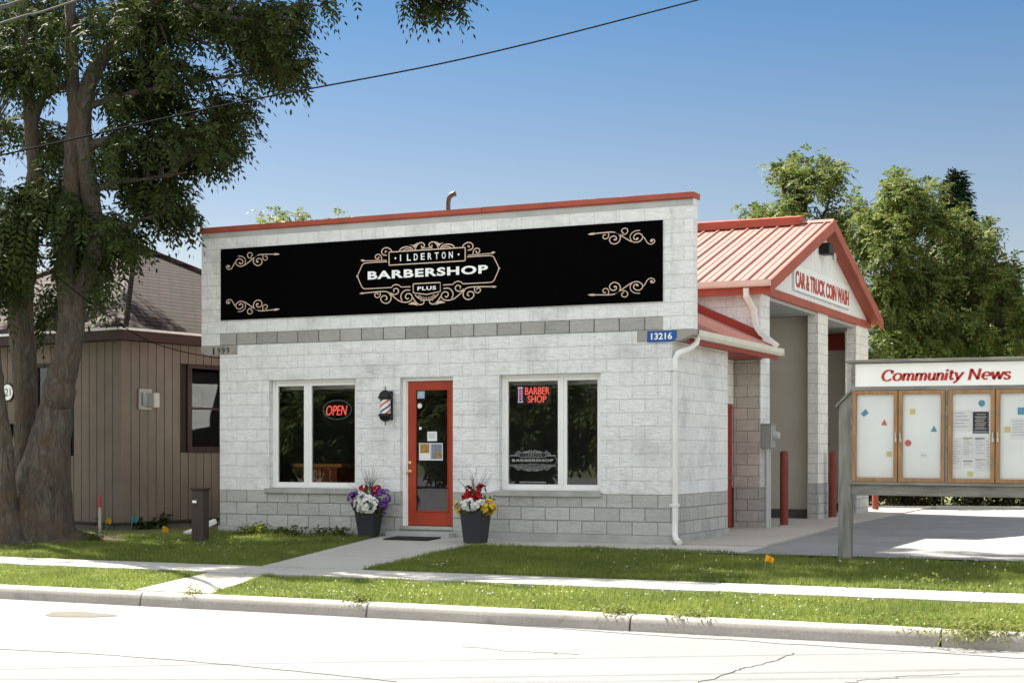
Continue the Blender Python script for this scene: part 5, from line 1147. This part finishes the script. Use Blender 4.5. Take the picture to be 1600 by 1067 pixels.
tuft('low_shrub', 'low lime-green shrub at the foot of the shop wall, left of the window', 'shrub', 402, 836, .13, 60, .08, .06, .035, lime, .14)
for x, y, lb in ((455, 838, 'low weed clump at the wall under the left window, further left'), (520, 838, 'low weed clump at the wall beside the purple planter'), (598, 834, 'leafy weed clump squeezed between purple planter and doorstep')): tuft('weed_clump', lb, 'weed', x, y, .16, 40, .10, .07, .035, weed, .1, 'weeds along the shop wall')

for x, y, r, n_, lb in ((1000, 966, .10, 40, 'grass tuft spilling over the kerb at the third kerb joint'), (1560, 985, .30, 150, 'thick weedy tuft with yellow flowers spilling over the kerb at the right edge'), (475, 918, .07, 26, 'grass tuft growing at the kerb joint by the crossing slab'), (1150, 958, .09, 26, 'grass tuft at the kerb, left of the orange flag'), (590, 955, .09, 30, 'grass tuft hanging over the kerb below the purple planter')):
    tuft('weed_clump', lb, 'weed', x, y - 22, r, n_, .07, .06, .016, grass_weed, .03, 'weeds along the kerb')
for x, y, lb in ((1446, 908, 'low clover clump at the lawn edge below the notice board'), (150, 846, 'sprig of weeds beside the roots of the big tree'), (95, 842, 'leafy sucker shoots at the foot of the big tree'), (40, 848, 'yellowish sucker shoots at the left foot of the big tree')):
    tuft('weed_clump', lb, 'weed', x, y, .14, 34, .07, .05, .022, grass_weed if x > 1000 else weed, .04 if x > 1000 else .12, 'weeds along the lawn')

# ---- overhead cables
def cable(pts, r, label, m, name='overhead_cable', sag=0):
    P = smooth_line([np.array(p, float) for p in pts], 10); mb = MB(); mb.tube(P, r, 6); tag(mb.build(name, m, smooth=True), label, 'cable')
cable([dep(-700, 372, 14.6), dep(-300, 305, 15.5), dep(0, 243, 16.2), dep(360, 163, 17), dep(725, 92, 17.8), dep(1092, 0, 18.6), dep(1600, -135, 19.6), dep(2200, -320, 21)], .009, 'long dark overhead cable crossing the sky from left to upper right', wire_m)
cable([dep(-500, 115, 15), dep(0, 10, 16), dep(40, -2, 16.1), dep(700, -220, 18)], .010, 'short stretch of overhead cable at the extreme top left corner', wire_l)
cable([dep(-500, 205, 15.4), dep(0, 37, 16.2), dep(122, 0, 16.5), dep(700, -200, 18.4)], .011, 'overhead cable crossing the top left branches below the corner one', wire_l)
q = np.array([-15.56, YF + .1, 3.33])
cable([dep(60, 408, 24.2), dep(130, 465, 24.6), dep(215, 524, 25.4), dep(280, 548, 25.9), q], .008, 'dark service cable running from the big tree to the shop corner', wire_m, 'service_cable')

# ================================================================== GRASS
grass_m = leafmat('lawn_grass_blade', [(.12, .175, .035), (.165, .225, .05), (.22, .265, .07), (.29, .29, .11)], .42, .7)
def inside_hard(x, y):
    bad = np.zeros(len(x), bool)
    bad |= (y > 17.65) & (x > -12.03 - (y - 17.7) * .085 + rng.normal(0, .02, len(x))) & (x < -10.5 + (y - 17.7) * .06 + rng.normal(0, .02, len(x)))
    xl = -12.15 + (16.66 - y) * .20; xr = -11.28 + (16.66 - y) * .31
    bad |= (y < 16.7) & (x > xl) & (x < xr)
    bad |= ((x + 18.4) / 2.05) ** 2 + ((y - 19.9) / 1.05) ** 2 < rng.uniform(.6, 1.2, len(x))
    bad |= (y > 20.62) & (x > -10.4)
    bad |= (y > 20.3) & (x > -6.3)
    bad |= (y > YF - .04) & (x > -15.7) & (x < -7)
    return bad
def lawn(name, x0, x1, y0, y1, dens, hr, edge):
    n = int((x1 - x0) * (y1 - y0) * dens); x = rng.uniform(x0, x1, n); e = edge * np.sin(x * 2.7 + y0) * np.sin(x * 1.1) + edge * .5 * np.sin(x * 9.3); y = y0 + e * (1 if 1 else 0) + rng.uniform(0, 1, n) ** 1.0 * (y1 - y0)
    k = ~inside_hard(x, y) & (y > y0 - .06) & (y < y1 + .05); x, y = x[k], y[k]
    clump = .75 + .5 * (np.sin(x * 5.1 + np.sin(y * 4)) * np.sin(y * 6.3 + x) * .5 + .5)
    z = np.interp(y, [a for a, b in GP], [b for a, b in GP]) - .03
    A = np.stack([x, y, z], 1); V, F = blades(A, rng, hr, .013, .42); V = V.reshape(-1, 3, 3); V[:, 2, 2] = A[:, 2] + (V[:, 2, 2] - A[:, 2]) * clump; stuff(fast_mesh(name, V.reshape(-1, 3), F, grass_m))
lawn('lawn_grass', -24, 3.5, 17.72, 20.9, 3400, (.045, .085), .02)
lawn('lawn_grass', -15.7, -12.1, 20.9, 21.6, 1800, (.06, .11), .02)
lawn('verge_grass', -22, 3.5, 14.66, 16.64, 4200, (.04, .085), .04)
# flat clover leaflets among the blades
n = 52000; x = rng.uniform(-22, -.5, n); y = np.where(rng.uniform(0, 1, n) < .55, rng.uniform(14.66, 16.64, n), rng.uniform(17.74, 20.7, n)); k = ~inside_hard(x, y) & (np.sin(x * 2.3 + y * 1.9) + np.sin(x * .9 - y * 2.6) + rng.normal(0, .8, n) > -.1); x, y = x[k], y[k]
z = np.interp(y, [a for a, b in GP], [b for a, b in GP]) + rng.uniform(-.01, .035, len(x)); c = np.stack([x, y, z], 1); th = rng.uniform(0, 6.28, len(x)); q = rng.uniform(.008, .017, (len(x), 1))
d1 = np.stack([np.cos(th), np.sin(th), rng.normal(0, .45, len(x))], 1) * q; d2 = np.stack([-np.sin(th), np.cos(th), rng.normal(0, .45, len(x))], 1) * q
V = np.stack([c - d1, c - d2 * .9, c + d1, c + d2 * .9], 1).reshape(-1, 3); stuff(fast_mesh('clover_leaves', V, np.arange(len(V)).reshape(-1, 4), leafmat('clover_leaf', [(.09, .14, .03), (.15, .21, .05), (.2, .25, .08)], .3, .7)))
# clover heads
n = 1050; x = rng.uniform(-20, -1, n); y = np.where(rng.uniform(0, 1, n) < .62, rng.uniform(14.75, 16.6, n), rng.uniform(17.8, 20.6, n)); k = ~inside_hard(x, y) & (np.sin(x * 1.7 + y) + np.sin(x * .6 - y * 2) + rng.normal(0, .9, n) > .1); x, y = x[k], y[k]; z = np.interp(y, [a for a, b in GP], [b for a, b in GP]) + rng.uniform(.03, .06, len(x))
c = np.stack([x, y, z], 1); r_ = rng.uniform(.007, .013, (len(x), 1)); O = np.array([[1, 0, 0], [-1, 0, 0], [0, 1, 0], [0, -1, 0], [0, 0, 1.], [0, 0, -1]])
V = (c[:, None] + O[None] * r_[:, None]).reshape(-1, 3); T = np.array([[0, 2, 4], [2, 1, 4], [1, 3, 4], [3, 0, 4], [2, 0, 5], [1, 2, 5], [3, 1, 5], [0, 3, 5]]); F = (np.arange(len(x))[:, None, None] * 6 + T[None]).reshape(-1, 3)
stuff(fast_mesh('clover_heads', V, F, leafmat('clover_petal', [(.6, .6, .55), (.7, .7, .62)], .1)))
